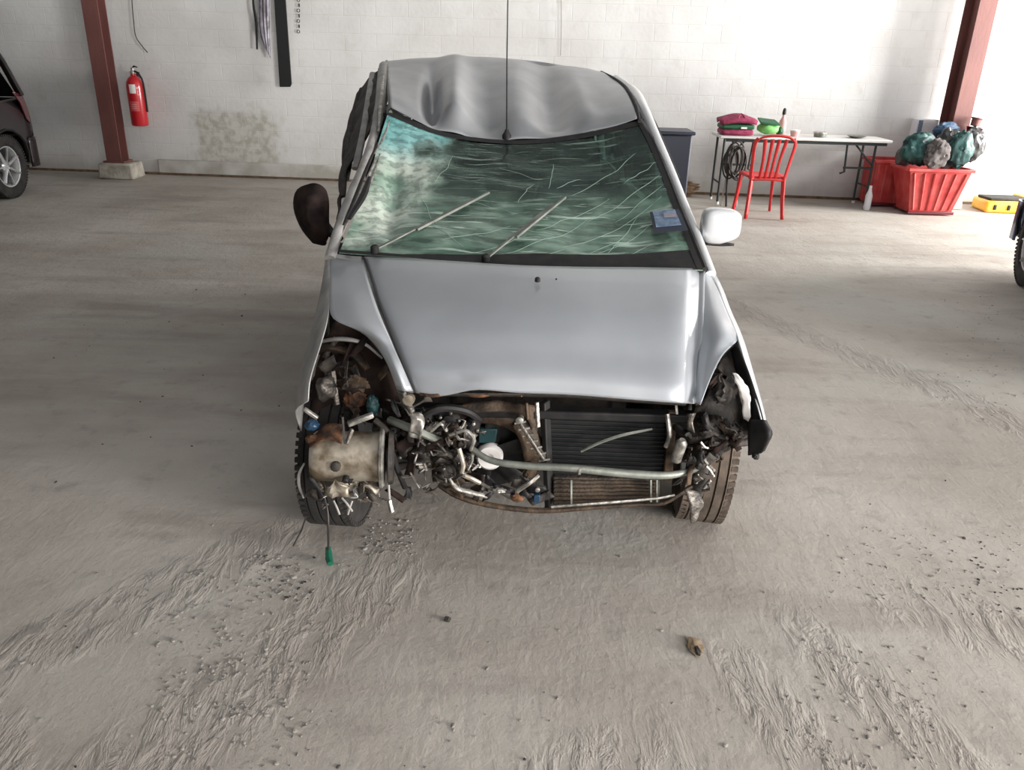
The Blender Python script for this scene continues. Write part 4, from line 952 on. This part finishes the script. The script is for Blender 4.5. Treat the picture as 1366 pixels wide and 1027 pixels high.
# hanging cable with green plug, left
pg = Z(440, 752, .02)
MB().tube([D(432, 660, 2.28), D(437, 682, 2.26), D(438, 708, 2.25), Z(438, 733, .05)], .004, 6, smooth=4).build('hanging_cable', M['cable'], car)
MB().tube([Z(438, 730, .05), Z(439, 745, .025), pg + V((.002, 0, 0))], [.010, .013, .011], 8).build('cable_plug', M['green'], car)
MB().tube([D(408, 690, 2.34), Z(402, 708, .06), Z(391, 728, .01)], .003, 6).build('loose_wire', M['cable'], car)
for px, py, dx in ((445, 668, 8), (456, 664, 14), (470, 668, -6)):
    MB().tube([D(px, py, 2.26), D(px + dx / 2, py + 8, 2.25), D(px + dx, py + 18, 2.25)], .0035, 6, smooth=3).build('loose_wire', M['greywire'], car)

# ------------------------------------------------------------------ other cars
def other_car(x, y, yaw, paint, label, s=1, length=1.9):
    """rear half of a hatchback; local x toward its outer side, y toward its tail; s = side that faces the room"""
    t = thing('parked_car', label, 'car', (x, y, 0))
    def Q(a, b, z): return V((x + a * math.cos(yaw) - b * math.sin(yaw), y + a * math.sin(yaw) + b * math.cos(yaw), z))
    R_ = .34; W2 = .84
    # stations along the length (b), wheel axle at b=0, tail at b=.62, front at b=-3.2
    st = [(-3.15, .30, .70, .70, .70), (-3.0, .22, .80, .90, .92), (-2.2, .20, .82, 1.0, 1.02), (-1.7, .20, .84, 1.0, 1.30), (-1.1, .20, .84, 1.02, 1.62), (-.3, .20, .84, 1.05, 1.66), (.30, .22, .84, 1.05, 1.60), (.52, .26, .82, 1.02, 1.40), (.66, .32, .78, .92, .95)]
    for sg in (1, -1):
        def pt(b, z, hw=W2):
            k = max(0, (z - 1.0)) * .30 + max(0, .5 - z) * .15; e = max(0, b - .35) * .35 + max(0, -2.7 - b) * .4
            return Q(sg * (hw - k - e), b, z)
        arch = lambda b0: [(b0 + .39 * math.cos(a), .34 + .39 * math.sin(a)) for a in [k * PI / 10 for k in range(0, 11)]]
        low = [(-3.1, .35), (-2.94, .30)] + [(q[0], q[1]) for q in reversed(arch(-2.5))] + [(-2.05, .22), (-.44, .22)] + [(q[0], q[1]) for q in reversed(arch(0))] + [(.5, .30), (.64, .36)]
        top = [(.68, .62), (.66, .92), (.60, 1.04), (.3, 1.02), (-.4, 1.0), (-1.2, .98), (-2.0, .96), (-2.6, .90), (-3.1, .75)]
        P_ = [pt(*q) for q in low + top]
        sk = MB().prism(P_, Q(-sg * .03, 0, 0) - Q(0, 0, 0)).build('body_side', paint, t, bevel=.012)
        MB().prism([pt(-1.95, .99), pt(-.05, 1.03), pt(.10, 1.50), pt(-.9, 1.56), pt(-1.2, 1.54)], Q(-sg * .01, 0, 0) - Q(0, 0, 0)).build('side_window', M['carglass'], t, smooth=False)
        MB().tube([pt(-2.05, .98), pt(-1.25, 1.55), pt(-.6, 1.62), pt(.1, 1.60), pt(.36, 1.50), pt(.56, 1.05)], .045, 8, smooth=4, flat=.7).build('roof_rail', paint, t)
        tl = MB().prism([pt(.30, 1.10), pt(.60, 1.06), pt(.675, .90), pt(.67, .74), pt(.52, .80), pt(.38, .98)], Q(sg * .012, 0.008, 0) - Q(0, 0, 0)).build('tail_lamp', M['taillight'], t, bevel=.006)
        MB().tube([pt(b, z) + (Q(sg * .006, 0, 0) - Q(0, 0, 0)) for b, z in arch(0)], .012, 6).build('arch_trim', M['black'], t)
        wheel(Q(sg * (W2 - .13), 0, R_), Q(sg, 0, 0) - Q(0, 0, 0), R_, .2, parent=t, spokes=7)
        if sg == s: wheel(Q(sg * (W2 - .13), -2.5, R_), Q(sg, 0, 0) - Q(0, 0, 0), R_, .2, parent=t, spokes=7)
    sheet([[Q(a, b, z + .0) for a in (-.60, -.3, 0, .3, .60)] for b, z in ((-1.3, 1.56), (-.6, 1.66), (.0, 1.64), (.36, 1.55))], 10, 10).build('roof', paint, t, solid=.02)
    sheet([[Q(a, b, z) for a in (-.74, -.3, 0, .3, .74)] for b, z in ((.62, 1.02), (.67, .85), (.68, .60))], 10, 10).build('tailgate', paint, t, solid=.02)
    MB().prism([Q(-.68, .60, 1.03), Q(.68, .60, 1.03), Q(.56, .38, 1.52), Q(-.56, .38, 1.52)], Q(0, .01, 0) - Q(0, 0, 0)).build('rear_window', M['carglass'], t, smooth=False)
    sheet([[Q(-.80, .45, z), Q(-.72, .66, z), Q(0, .74, z), Q(.72, .66, z), Q(.80, .45, z)] for z in (.60, .45, .28)], 16, 6).build('rear_bumper', paint, t, solid=.02)
    sheet([[Q(a, b, z) for a in (-.76, -.4, 0, .4, .76)] for b, z in ((-2.0, .98), (-2.6, .92), (-3.08, .74), (-3.14, .5), (-3.1, .32))], 10, 14).build('hood', paint, t, solid=.02)
    MB().prism([Q(-.70, -2.02, .98), Q(.70, -2.02, .98), Q(.58, -1.28, 1.54), Q(-.58, -1.28, 1.54)], Q(0, .01, 0) - Q(0, 0, 0)).build('windshield', M['carglass'], t, smooth=False)
    MB().prism([Q(-.70, -2.9, .26), Q(.70, -2.9, .26), Q(.70, .55, .26), Q(-.70, .55, .26)], (0, 0, .03)).build('floor_pan', M['black'], t)
    return t
other_car(-6.38, 9.02, 0, M['maroon_car'], 'dark maroon parked car showing its rear wheel and tail lamp at the left edge', 1)
other_car(4.88, 6.20, math.radians(-16), M['blue_car'], 'dark blue parked car showing only a wheel at the right edge', -1)

# ------------------------------------------------------------------ fire extinguisher
ex = V((-4.73, 10.86, 0)); 
t = thing('fire_extinguisher', 'red fire extinguisher with a white label hung on the wall', 'extinguisher', Y(188, 168, 10.83))
eb = Y(190, 168, 10.83); et = Y(181, 100, 10.83)
c = V((eb.x - .01, 10.80, eb.z))
EK = 1.18
def ep(x, y, z): return c + V((x, y, z)) * EK
def epr(p): return [(r * EK, h * EK) for r, h in p]
MB().lathe(c, (0, 0, 1), epr([(.055, 0), (.083, .008), (.088, .03), (.088, .40), (.082, .45), (.06, .49), (.028, .515), (.026, .54)]), 32).build('cylinder', M['extred'], t)
def arc_patch(r, a0, a1, z0, z1):
    return sheet([[ep(r * math.sin(a), -r * math.cos(a), z) for a in [a0 + (a1 - a0) * k / 4 for k in range(5)]] for z in (z0, z1)], 12, 1)
arc_patch(.0895, -.30, .45, .34, .43).build('paper_label', M['label'], t)
arc_patch(.0895, -.5, .6, .16, .26).build('print_band', mat('faded red print', (.62, .10, .10), .5), t)
for z0 in (.185, .205, .225): arc_patch(.0905, -.3, .3, z0, z0 + .006).build('print_line', M['pink'], t)
MB().lathe(ep(0, 0, .535), (0, 0, 1), epr([(.030, 0), (.030, .02), (.018, .03), (.016, .06)]), 14).build('valve', M['bright'], t)
MB().tube([ep(0, 0, .59), ep(.03, -.02, .61), ep(.07, -.04, .60)], [.008, .011, .007], 8).build('lever', M['black'], t)
MB().tube([ep(.02, 0, .56), ep(.07, -.03, .54), ep(.100, -.02, .46), ep(.103, -.01, .30), ep(.098, 0, .15)], .011, 8, smooth=4).build('hose', M['black'], t)
MB().bar(ep(0, .09, .35), ep(0, .09, .55), .05, .05).build('wall_bracket', M['dark'], t)
# wire above it
wp = [(176, 0), (178, 25), (181, 48), (190, 62), (197, 70)]
tag(MB().tube([Y(a, b, 10.95) for a, b in [(175, -40)] + wp], .006, 6, smooth=4).build('wall_wire', M['cable']), 'dark wire hanging down the wall above the fire extinguisher', 'wire')
# things hung on the wall, upper left
hy_ = 10.82
fl_ = MB().prism([Y(363, -40, hy_), Y(378, -40, hy_), Y(389, 112, hy_), Y(387, 116, hy_), Y(373, 116, hy_)], (0, .02, 0)).build('rubber_flap', M['strap'], bevel=.004)
tag(fl_, 'long black rubber flap hanging on the wall', 'flap')
rg = sheet([[Y(344, -40, hy_), Y(352, -40, hy_ - .03), Y(360, -40, hy_)], [Y(345, 10, hy_), Y(352, 8, hy_ - .03), Y(360, 10, hy_)], [Y(345, 40, hy_), Y(354, 44, hy_ - .03), Y(360, 45, hy_)], [Y(355, 66, hy_), Y(358, 72, hy_ - .01), Y(361, 78, hy_)]], 14, 24, lambda u, v, p: V((0, .012 * math.sin(u * 22), 0))).build('hanging_rag', M['rag'], solid=.006)
tag(rg, 'pale grey rag hanging left of the black flap', 'rag')
st_ = MB().tube([Y(337, -40, hy_), Y(338, 5, hy_), Y(342, 30, hy_), Y(343, 66, hy_)], [.012, .014, .018, .012], 8, smooth=4, flat=.5).build('hanging_strap', M['strap'])
tag(st_, 'narrow black strap hanging left of the grey rag', 'strap')
ch = thing('hanging_chain', 'short dark chain hanging right of the black flap', 'chain', Y(398, 44, 10.85))
for k in range(9):
    p = Y(398 + (k % 2), -14 + k * 7, 10.85)
    MB().lathe(p, (1, 0, 0) if k % 2 else (.3, 1, 0), [(.016, -.004), (.022, -.004), (.022, .004), (.016, .004)], 10, closed=True).build('link', M['cable'], ch)
# faint cable on the wall right of the antenna
tag(MB().tube([Y(748, -30, 10.66), Y(749, 30, 10.66), Y(748, 74, 10.66)], .005, 6).build('wall_wire', M['greywire']), 'thin pale wire on the wall above the car roof', 'wire')

# ------------------------------------------------------------------ folding table
ty0 = 10.05
tb = thing('folding_table', 'long folding table with a pale top and dark steel legs against the wall', 'table', (3.35, 10.1, 0))
TZ = .80
x0, x1 = 2.37, 4.38
MB().box(((x0 + x1) / 2, 10.12, TZ - .016), (x1 - x0, .52, .032), Matrix.Rotation(-.02, 3, 'Z')).build('tabletop', M['tabletop'], tb, bevel=.008)
MB().box(((x0 + x1) / 2, 9.90, TZ - .05), (x1 - x0 - .1, .02, .036), Matrix.Rotation(-.02, 3, 'Z')).build('apron', M['tablemetal'], tb, bevel=.003)
for sx_, xx in ((-1, 2.43), (1, 4.22)):
    for dy in (0, .36):
        d_ = -.25 * sx_ if False else 0
        MB().tube([(xx, 9.92 + dy, TZ - .04), (xx - .0, 9.92 + dy, .012)], .015, 8).build('leg', M['tablemetal'], tb)
        MB().lathe((xx, 9.92 + dy, 0), (0, 0, 1), [(.019, 0), (.019, .03)], 10).build('foot', M['label'], tb)
    # H frame folding toward the middle
    xm = xx - sx_ * .34
    MB().tube([(xm, 9.92, TZ - .05), (xm + .02 * sx_, 9.92, .42), (xm - .03 * sx_, 9.93, .40)], .013, 8).build('brace', M['tablemetal'], tb)
    MB().tube([(xx, 9.92, .47), (xm, 9.92, .47)], .012, 8).build('brace', M['tablemetal'], tb)
    MB().tube([(xx, 9.93, .50), (xm + .10 * sx_, 9.93, TZ - .06)], .011, 8).build('brace', M['tablemetal'], tb)
    MB().tube([(xx, 9.92, .25), (xx, 10.28, .25)], .011, 8).build('brace', M['tablemetal'], tb)
# pale jar under the right end of the table
jr = thing('plastic_jar', 'tall clear plastic bottle standing on the floor under the right end of the table', 'bottle', (4.28, 9.78, 0))
pj = Y(1157, 273, 9.80)
jr.location = (pj.x, 9.80, 0)
MB().lathe((pj.x, 9.80, 0), (0, 0, 1), [(.035, 0), (.04, .02), (.04, .17), (.022, .22), (.016, .26)], 16).build('body', M['whitebox'], jr)
MB().lathe((pj.x, 9.80, .26), (0, 0, 1), [(.018, 0), (.018, .025)], 12).build('cap', M['label'], jr)

def on_table(px, y=10.0): return Y(px, 180, y).x
# maroon bag pile
xm = on_table(980, 10.05)
o = thing('folded_bag', 'maroon and dark green bag lying on the left end of the table', 'bag', (xm, 10.05, TZ))
MB().box((xm, 10.05, TZ + .038), (.37, .30, .065)).build('lower_fold', M['magenta'], o, bevel=.025)
MB().box((xm, 10.05, TZ + .098), (.38, .30, .055)).build('middle_fold', M['darkgreen'], o, bevel=.02)
sheet([[V((xm - .22, 9.90, TZ + .14)), V((xm, 9.88, TZ + .17)), V((xm + .21, 9.90, TZ + .15))], [V((xm - .21, 10.05, TZ + .17)), V((xm, 10.05, TZ + .22)), V((xm + .20, 10.05, TZ + .17))], [V((xm - .2, 10.2, TZ + .15)), V((xm, 10.2, TZ + .18)), V((xm + .2, 10.2, TZ + .15))]], 10, 8).build('top_flap', M['magenta'], o, solid=.05)
MB().tube([(xm - .02, 9.9, TZ + .20), (xm + .02, 9.95, TZ + .245), (xm + .06, 9.9, TZ + .20)], .008, 6, smooth=4).build('handle', M['magenta'], o)
MB().box((xm + .06, 9.896, TZ + .09), (.07, .01, .02)).build('tag', M['label'], o)
xg = on_table(1022, 10.05)
o = thing('green_bag', 'bright green bag with a dark flap, right of the maroon bag', 'bag', (xg, 10.05, TZ))
MB().blob((xg + .02, 10.05, TZ + .084), (.14, .12, .07), 3, .12).build('body', M['lime'], o)
MB().prism([(xg - .12, 9.93, TZ + .14), (xg + .12, 9.93, TZ + .12), (xg + .1, 10.12, TZ + .16), (xg - .11, 10.12, TZ + .18)], (0, 0, .02)).build('flap', M['darkgreen'], o, bevel=.006)
MB().blob((xg + .14, 10.0, TZ + .055), (.04, .05, .055), 6, .2).build('pocket', M['darkgreen'], o)
xb = on_table(1042, 10.22)
o = thing('spray_bottle', 'pink bottle with a dark trigger cap standing behind the red chair', 'bottle', (xb, 10.22, TZ))
MB().lathe((xb, 10.22, TZ), (0, 0, 1), [(.04, 0), (.045, .02), (.045, .15), (.02, .20), (.018, .23)], 16).build('body', M['pink'], o)
MB().lathe((xb, 10.22, TZ + .23), (0, 0, 1), [(.02, 0), (.024, .02), (.02, .06), (.008, .075)], 12).build('cap', M['tablemetal'], o)
xc = on_table(1060, 10.05)
o = thing('small_tub', 'small pink lidded tub on the table beside the green bag', 'tub', (xc, 10.05, TZ))
MB().lathe((xc, 10.05, TZ), (0, 0, 1), [(.045, 0), (.055, .05), (.056, .06)], 18).build('cup', M['pink'], o)
MB().lathe((xc, 10.05, TZ + .06), (0, 0, 1), [(.059, 0), (.059, .012), (.03, .018)], 18).build('lid', M['label'], o)
xc = on_table(1094, 10.05)
o = thing('grey_tin', 'low grey tin with a lid in the middle of the table', 'tin', (xc, 10.05, TZ))
MB().lathe((xc, 10.05, TZ), (0, 0, 1), [(.07, 0), (.075, .045)], 20).build('cup', M['tube'], o)
MB().lathe((xc, 10.05, TZ + .045), (0, 0, 1), [(.079, 0), (.079, .012), (.07, .016)], 20).build('lid', M['bright'], o)
xc = on_table(1143, 10.05)
o = thing('shallow_dish', 'shallow dark grey dish at the right end of the table', 'dish', (xc, 10.05, TZ))
MB().lathe((xc, 10.05, TZ), (0, 0, 1), [(.05, 0), (.10, .02), (.115, .028), (.108, .028), (.06, .010)], 24).build('bowl', M['tube'], o)
MB().lathe((xc, 10.05, TZ + .0101), (0, 0, 1), [(.05, 0), (.05, .002)], 16).build('residue', M['dark'], o)
# dark bicycle-like clutter under the left end: standing stand with looped hoses
o = thing('coiled_hose', 'tangle of black hose hung on a stand under the left end of the table', 'hose', (2.52, 9.86, 0))
px_ = 2.54
for k in range(7):
    a0 = k * .7; rr_ = .11 + .012 * (k % 4)
    pts = [V((px_ + .05 * math.sin(k) + rr_ * .7 * math.cos(a), 9.72 + .012 * k, .52 + .03 * math.cos(k * 2) + rr_ * 1.4 * math.sin(a))) for a in [2 * PI * j / 14 + a0 for j in range(15)]]
    MB().tube(pts, .010, 6, smooth=2).build('loop', M['cable'], o)
MB().tube([(2.50, 9.75, .0), (2.48, 9.78, .35), (2.50, 9.80, .75)], .012, 8, smooth=3).build('stand_pole', M['black'], o)
MB().tube([(2.62, 9.74, .0), (2.60, 9.78, .35), (2.52, 9.80, .70)], .010, 8, smooth=3).build('stand_pole', M['greywire'], o)
MB().tube([(2.44, 9.76, .0), (2.47, 9.80, .3), (2.50, 9.80, .55)], .010, 8, smooth=3).build('stand_pole', M['greywire'], o)
# brown debris
o = MB().blob((1.95, 10.45, .09), (.34, .14, .12), 9, .5, 3).build('dirt_pile', M['brown']); tag(o, 'brown dirt heaped against the wall left of the table', 'dirt', kind='stuff')
# navy crate behind the car
px0, px1 = Y(880, 178, 8.6), Y(914, 232, 8.6)
o = thing('dark_crate', 'dark navy plastic bin with a lid standing behind the car near the wall', 'bin', ((px0.x + px1.x) / 2, 8.7, 0))
xc = (px0.x + px1.x) / 2; zt = px0.z
MB().box((xc, 8.75, zt / 2), (.36, .4, zt), taper=1.0).build('body', M['navy'], o, bevel=.02)
MB().box((xc, 8.75, zt + .012), (.41, .45, .035)).build('lid', M['navy'], o, bevel=.012)

# ------------------------------------------------------------------ red plastic chair
cx, cy = 2.73, 9.02
o = thing('plastic_chair', 'red plastic garden chair with a slatted back in front of the table', 'chair', (cx, cy, 0))
def chp(x, y, z): return V((cx + x, cy + y, z))   # back (y=0) nearest the viewer, seat runs away
sheet([[chp(-.20, .04, .45), chp(0, .03, .44), chp(.20, .04, .45)], [chp(-.22, .24, .45), chp(0, .24, .435), chp(.22, .24, .45)], [chp(-.21, .43, .45), chp(0, .44, .445), chp(.21, .43, .45)]], 12, 12).build('seat', M['red'], o, solid=.022)
for sx_ in (-1, 1):
    sheet([[chp(sx_ * .19, .0, .46), chp(sx_ * .155, .02, .46)], [chp(sx_ * .20, -.03, .22), chp(sx_ * .17, -.01, .22)], [chp(sx_ * .215, -.07, 0.01), chp(sx_ * .19, -.05, 0.01)]], 3, 8).build('leg', M['red'], o, solid=.028)
    sheet([[chp(sx_ * .20, .40, .46), chp(sx_ * .165, .42, .46)], [chp(sx_ * .21, .43, .22), chp(sx_ * .18, .44, .22)], [chp(sx_ * .225, .46, 0.01), chp(sx_ * .20, .47, 0.01)]], 3, 8).build('leg', M['red'], o, solid=.028)
    MB().tube([chp(sx_ * .185, .02, .43), chp(sx_ * .20, -.03, .62), chp(sx_ * .215, -.08, .80), chp(sx_ * .19, -.10, .87)], [.020, .018, .020, .02], 8, smooth=4, flat=.7).build('back_post', M['red'], o)
for x in (-.10, -.032, .032, .10):
    MB().tube([chp(x * .85, .02, .44), chp(x * .9, -.04, .65), chp(x * 1.15, -.10, .86)], [.018, .017, .022], 8, smooth=4, flat=.5).build('slat', M['red'], o)
MB().tube([chp(-.20, -.09, .84), chp(-.13, -.11, .885), chp(0, -.12, .90), chp(.13, -.11, .885), chp(.20, -.09, .84)], [.02, .028, .03, .028, .02], 8, smooth=4, flat=.5).build('top_rail', M['red'], o)
MB().tube([chp(-.19, .01, .42), chp(0, .0, .43), chp(.19, .01, .42)], .022, 8, smooth=3, flat=.6).build('seat_apron', M['red'], o)

# ------------------------------------------------------------------ red bins
def bin_(x, y, wb, wt, db, dt, h, label, ribs=6, yaw=0):
    t = thing('storage_bin', label, 'bin', (x, y, 0), 'red plastic bins')
    Rz = Matrix.Rotation(yaw, 3, 'Z'); c0 = V((x, y, 0))
    def q(a, b, z): return c0 + Rz @ V((a, b, z))
    th = .012; mb = MB()
    for (sx_, sy_) in ((0, -1), (1, 0), (0, 1), (-1, 0)):
        if sy_: P4 = [q(-wb / 2, sy_ * db / 2, .03), q(wb / 2, sy_ * db / 2, .03), q(wt / 2, sy_ * dt / 2, h), q(-wt / 2, sy_ * dt / 2, h)]; dd = Rz @ V((0, -sy_ * th, 0))
        else: P4 = [q(sx_ * wb / 2, -db / 2, .03), q(sx_ * wb / 2, db / 2, .03), q(sx_ * wt / 2, dt / 2, h), q(sx_ * wt / 2, -dt / 2, h)]; dd = Rz @ V((-sx_ * th, 0, 0))
        MB().prism(P4, dd).build('panel', M['binred'], t, bevel=.004)
    MB().box(q(0, 0, .045), (wb - .01, db - .01, .02), Rz).build('bottom', M['binred'], t)
    for k in range(ribs):
        u = (k + .5) / ribs - .5
        MB().bar(q(u * wb, -db / 2 - .006, .06), q(u * wt, -dt / 2 - .006, h - .04), .022, .018).build('rib', M['binred'], t, bevel=.003)
    for z, k in ((h, 1), (.03, 0)):
        W_, D_ = (wt, dt) if k else (wb, db)
        for sy_ in (-1, 1): MB().bar(q(-W_ / 2 - .02, sy_ * (D_ / 2 + .01), z), q(W_ / 2 + .02, sy_ * (D_ / 2 + .01), z), .045, .035).build('rim' if k else 'foot_rail', M['binred'] if k else M['maroonpl'], t, bevel=.006)
        if k:
            for sx_ in (-1, 1): MB().bar(q(sx_ * (W_ / 2 + .01), -D_ / 2, z), q(sx_ * (W_ / 2 + .01), D_ / 2, z), .045, .035).build('rim', M['binred'], t, bevel=.006)
    return t
fb = Y(1243, 285, 9.45)
bin_(fb.x + .02, 9.62 + .10, .50, .72, .34, .46, .52, 'larger red plastic bin heaped with green and black sacks, right of the other bin')
sb = Y(1192, 272, 9.95)
bin_(sb.x - .045, 10.23, .40, .44, .32, .36, .54, 'red plastic bin partly hidden behind the heaped bin, nearer the table', 5)
bx = fb.x + .02; by = 9.72
def sack(px, py, y_, r3, mm, sd, label, nm='plastic_sack', cat='sack'):
    o = MB().blob(Y(px, py, y_), r3, sd, .22, 1.7, 4, .26).build(nm, M[mm]); return tag(o, label, cat)
sack(1226, 199, 9.62, (.21, .12, .19), 'greensack', 2, 'teal green sack bulging over the left rim of the heaped red bin')
sack(1250, 206, 9.50, (.15, .08, .17), 'greycloth', 5, 'grey brown cloth sack in the front of the heaped red bin')
sack(1264, 197, 9.70, (.17, .10, .23), 'blacksack', 8, 'black sack in the middle of the heaped red bin')
sack(1281, 200, 9.56, (.15, .09, .21), 'greensack', 11, 'dark teal sack near the right rim of the heaped red bin')
sack(1298, 192, 9.78, (.14, .09, .20), 'blacksack', 14, 'black sack hanging over the right rim of the heaped red bin')
sack(1262, 175, 9.90, (.15, .08, .11), 'bluebag', 17, 'blue bag lying on top behind the sacks')
sack(1206, 209, 9.80, (.10, .09, .12), 'greycloth', 22, 'grey sack wedged between the two red bins')
p = Y(1298, 172, 9.86); o = thing('maroon_drum', 'dark maroon tub balanced on top of the heaped bin at its right', 'tub', p)
MB().lathe(p + V((0, 0, -.05)), (.1, 0, 1), [(.06, 0), (.075, .06), (.08, .07), (.07, .075)], 18).build('body', M['maroonpl'], o)
MB().lathe(p + V((.01, 0, .03)), (.15, 0, 1), [(.05, 0), (.055, .08), (.07, .085), (.07, .095), (.02, .10)], 18).build('cap', M['steelred'], o)
p = Y(1229, 180, 10.33)
o = thing('carton', 'white carton with a blue grey side standing behind the red bins', 'box', (p.x, 10.37, 0))
zt = Y(1231, 159, 10.30).z; 
MB().box((p.x + .02, 10.34, zt / 2), (.26, .14, zt)).build('body', M['whitebox'], o, bevel=.004)
MB().box((p.x - .065, 10.268, zt - .16), (.05, .004, .30)).build('print', M['bluegrey'], o)
# yellow tray
p0 = Y(1306, 272, 9.95); 
yc = 10.02
o = thing('yellow_case', 'flat yellow plastic case on the floor against the wall, right of the bins', 'case', (p0.x + .42, yc, 0))
MB().prism([(p0.x + .02, yc - .20, 0), (p0.x + .85, yc - .26, 0), (p0.x + .85, yc + .22, 0), (p0.x + .06, yc + .22, 0)], (0, 0, .14)).build('base', M['yellow'], o, bevel=.03)
MB().box((p0.x + .30, yc - .02, .155), (.46, .30, .03)).build('dark_insert', M['black'], o, bevel=.01)
MB().box((p0.x + .68, yc - .02, .16), (.30, .42, .05)).build('lid', M['yellow'], o, bevel=.015)
for k in range(3): MB().box((p0.x + .12 + .16 * k, yc - .215 - .012 * k, .07), (.03, .02, .06)).build('latch', M['black'], o, bevel=.004)

# ------------------------------------------------------------------ floor litter
o = MB().blob(Z(928, 862, .006), (.022, .040, .006), 4, .6, 3).build('dry_leaf', M['leaf']); tag(o, 'curled brown leaf lying on the floor in front of the car', 'leaf')
o = MB().blob(Z(931, 868, .012), (.008, .020, .007), 5, .4, 3).build('dark_chip', M['clod']); tag(o, 'dark chip lying on the brown leaf', 'chip')
o = MB().blob(Z(597, 826, .006), (.011, .009, .008), 7, .4, 3).build('black_pebble', M['clod']); tag(o, 'small black pebble on the floor in front of the car centre', 'pebble')
# mud crumbs
rnd = random.Random(5)
def crumbs(name, boxes, n, mm, label):
    mb = MB(); base = MB().blob((0, 0, 0), (1, 1, 1), 3, .5, 2, 1)
    for i in range(n):
        b = rnd.choice(boxes); px = rnd.uniform(b[0], b[2]); py = rnd.uniform(b[1], b[3])
        sz = rnd.uniform(.0015, .005) * (1 if rnd.random() < .93 else 1.5); c0 = Z(px, py, sz * .4); a = rnd.uniform(0, 6.28); ca_, sa_ = math.cos(a), math.sin(a); k1 = rnd.uniform(.7, 1.8)
        mb.add([c0 + V(((v.x * ca_ * k1 - v.y * sa_) * sz, (v.x * sa_ * k1 + v.y * ca_) * sz, v.z * sz * .7)) for v in base.v], base.f)
    o = mb.build(name, mm); tag(o, label, 'mud crumbs', kind='stuff')
crumbs('mud_crumbs', [(0, 700, 1366, 1027), (260, 760, 420, 900), (330, 740, 420, 800), (200, 800, 330, 960), (240, 880, 420, 1027), (480, 690, 560, 740), (1080, 860, 1250, 1027), (1100, 700, 1366, 800), (1250, 380, 1366, 560)], 900, M['clod_pale'], 'pale mud crumbs scattered on the concrete floor around the car')
crumbs('dark_crumbs', [(0, 620, 1366, 1027), (330, 740, 420, 800), (60, 380, 380, 600), (1270, 700, 1366, 820)], 110, M['clod'], 'dark dirt crumbs scattered on the concrete floor')
# ground glass dust ridges: two long low ridges of dried mud pressed by tyres
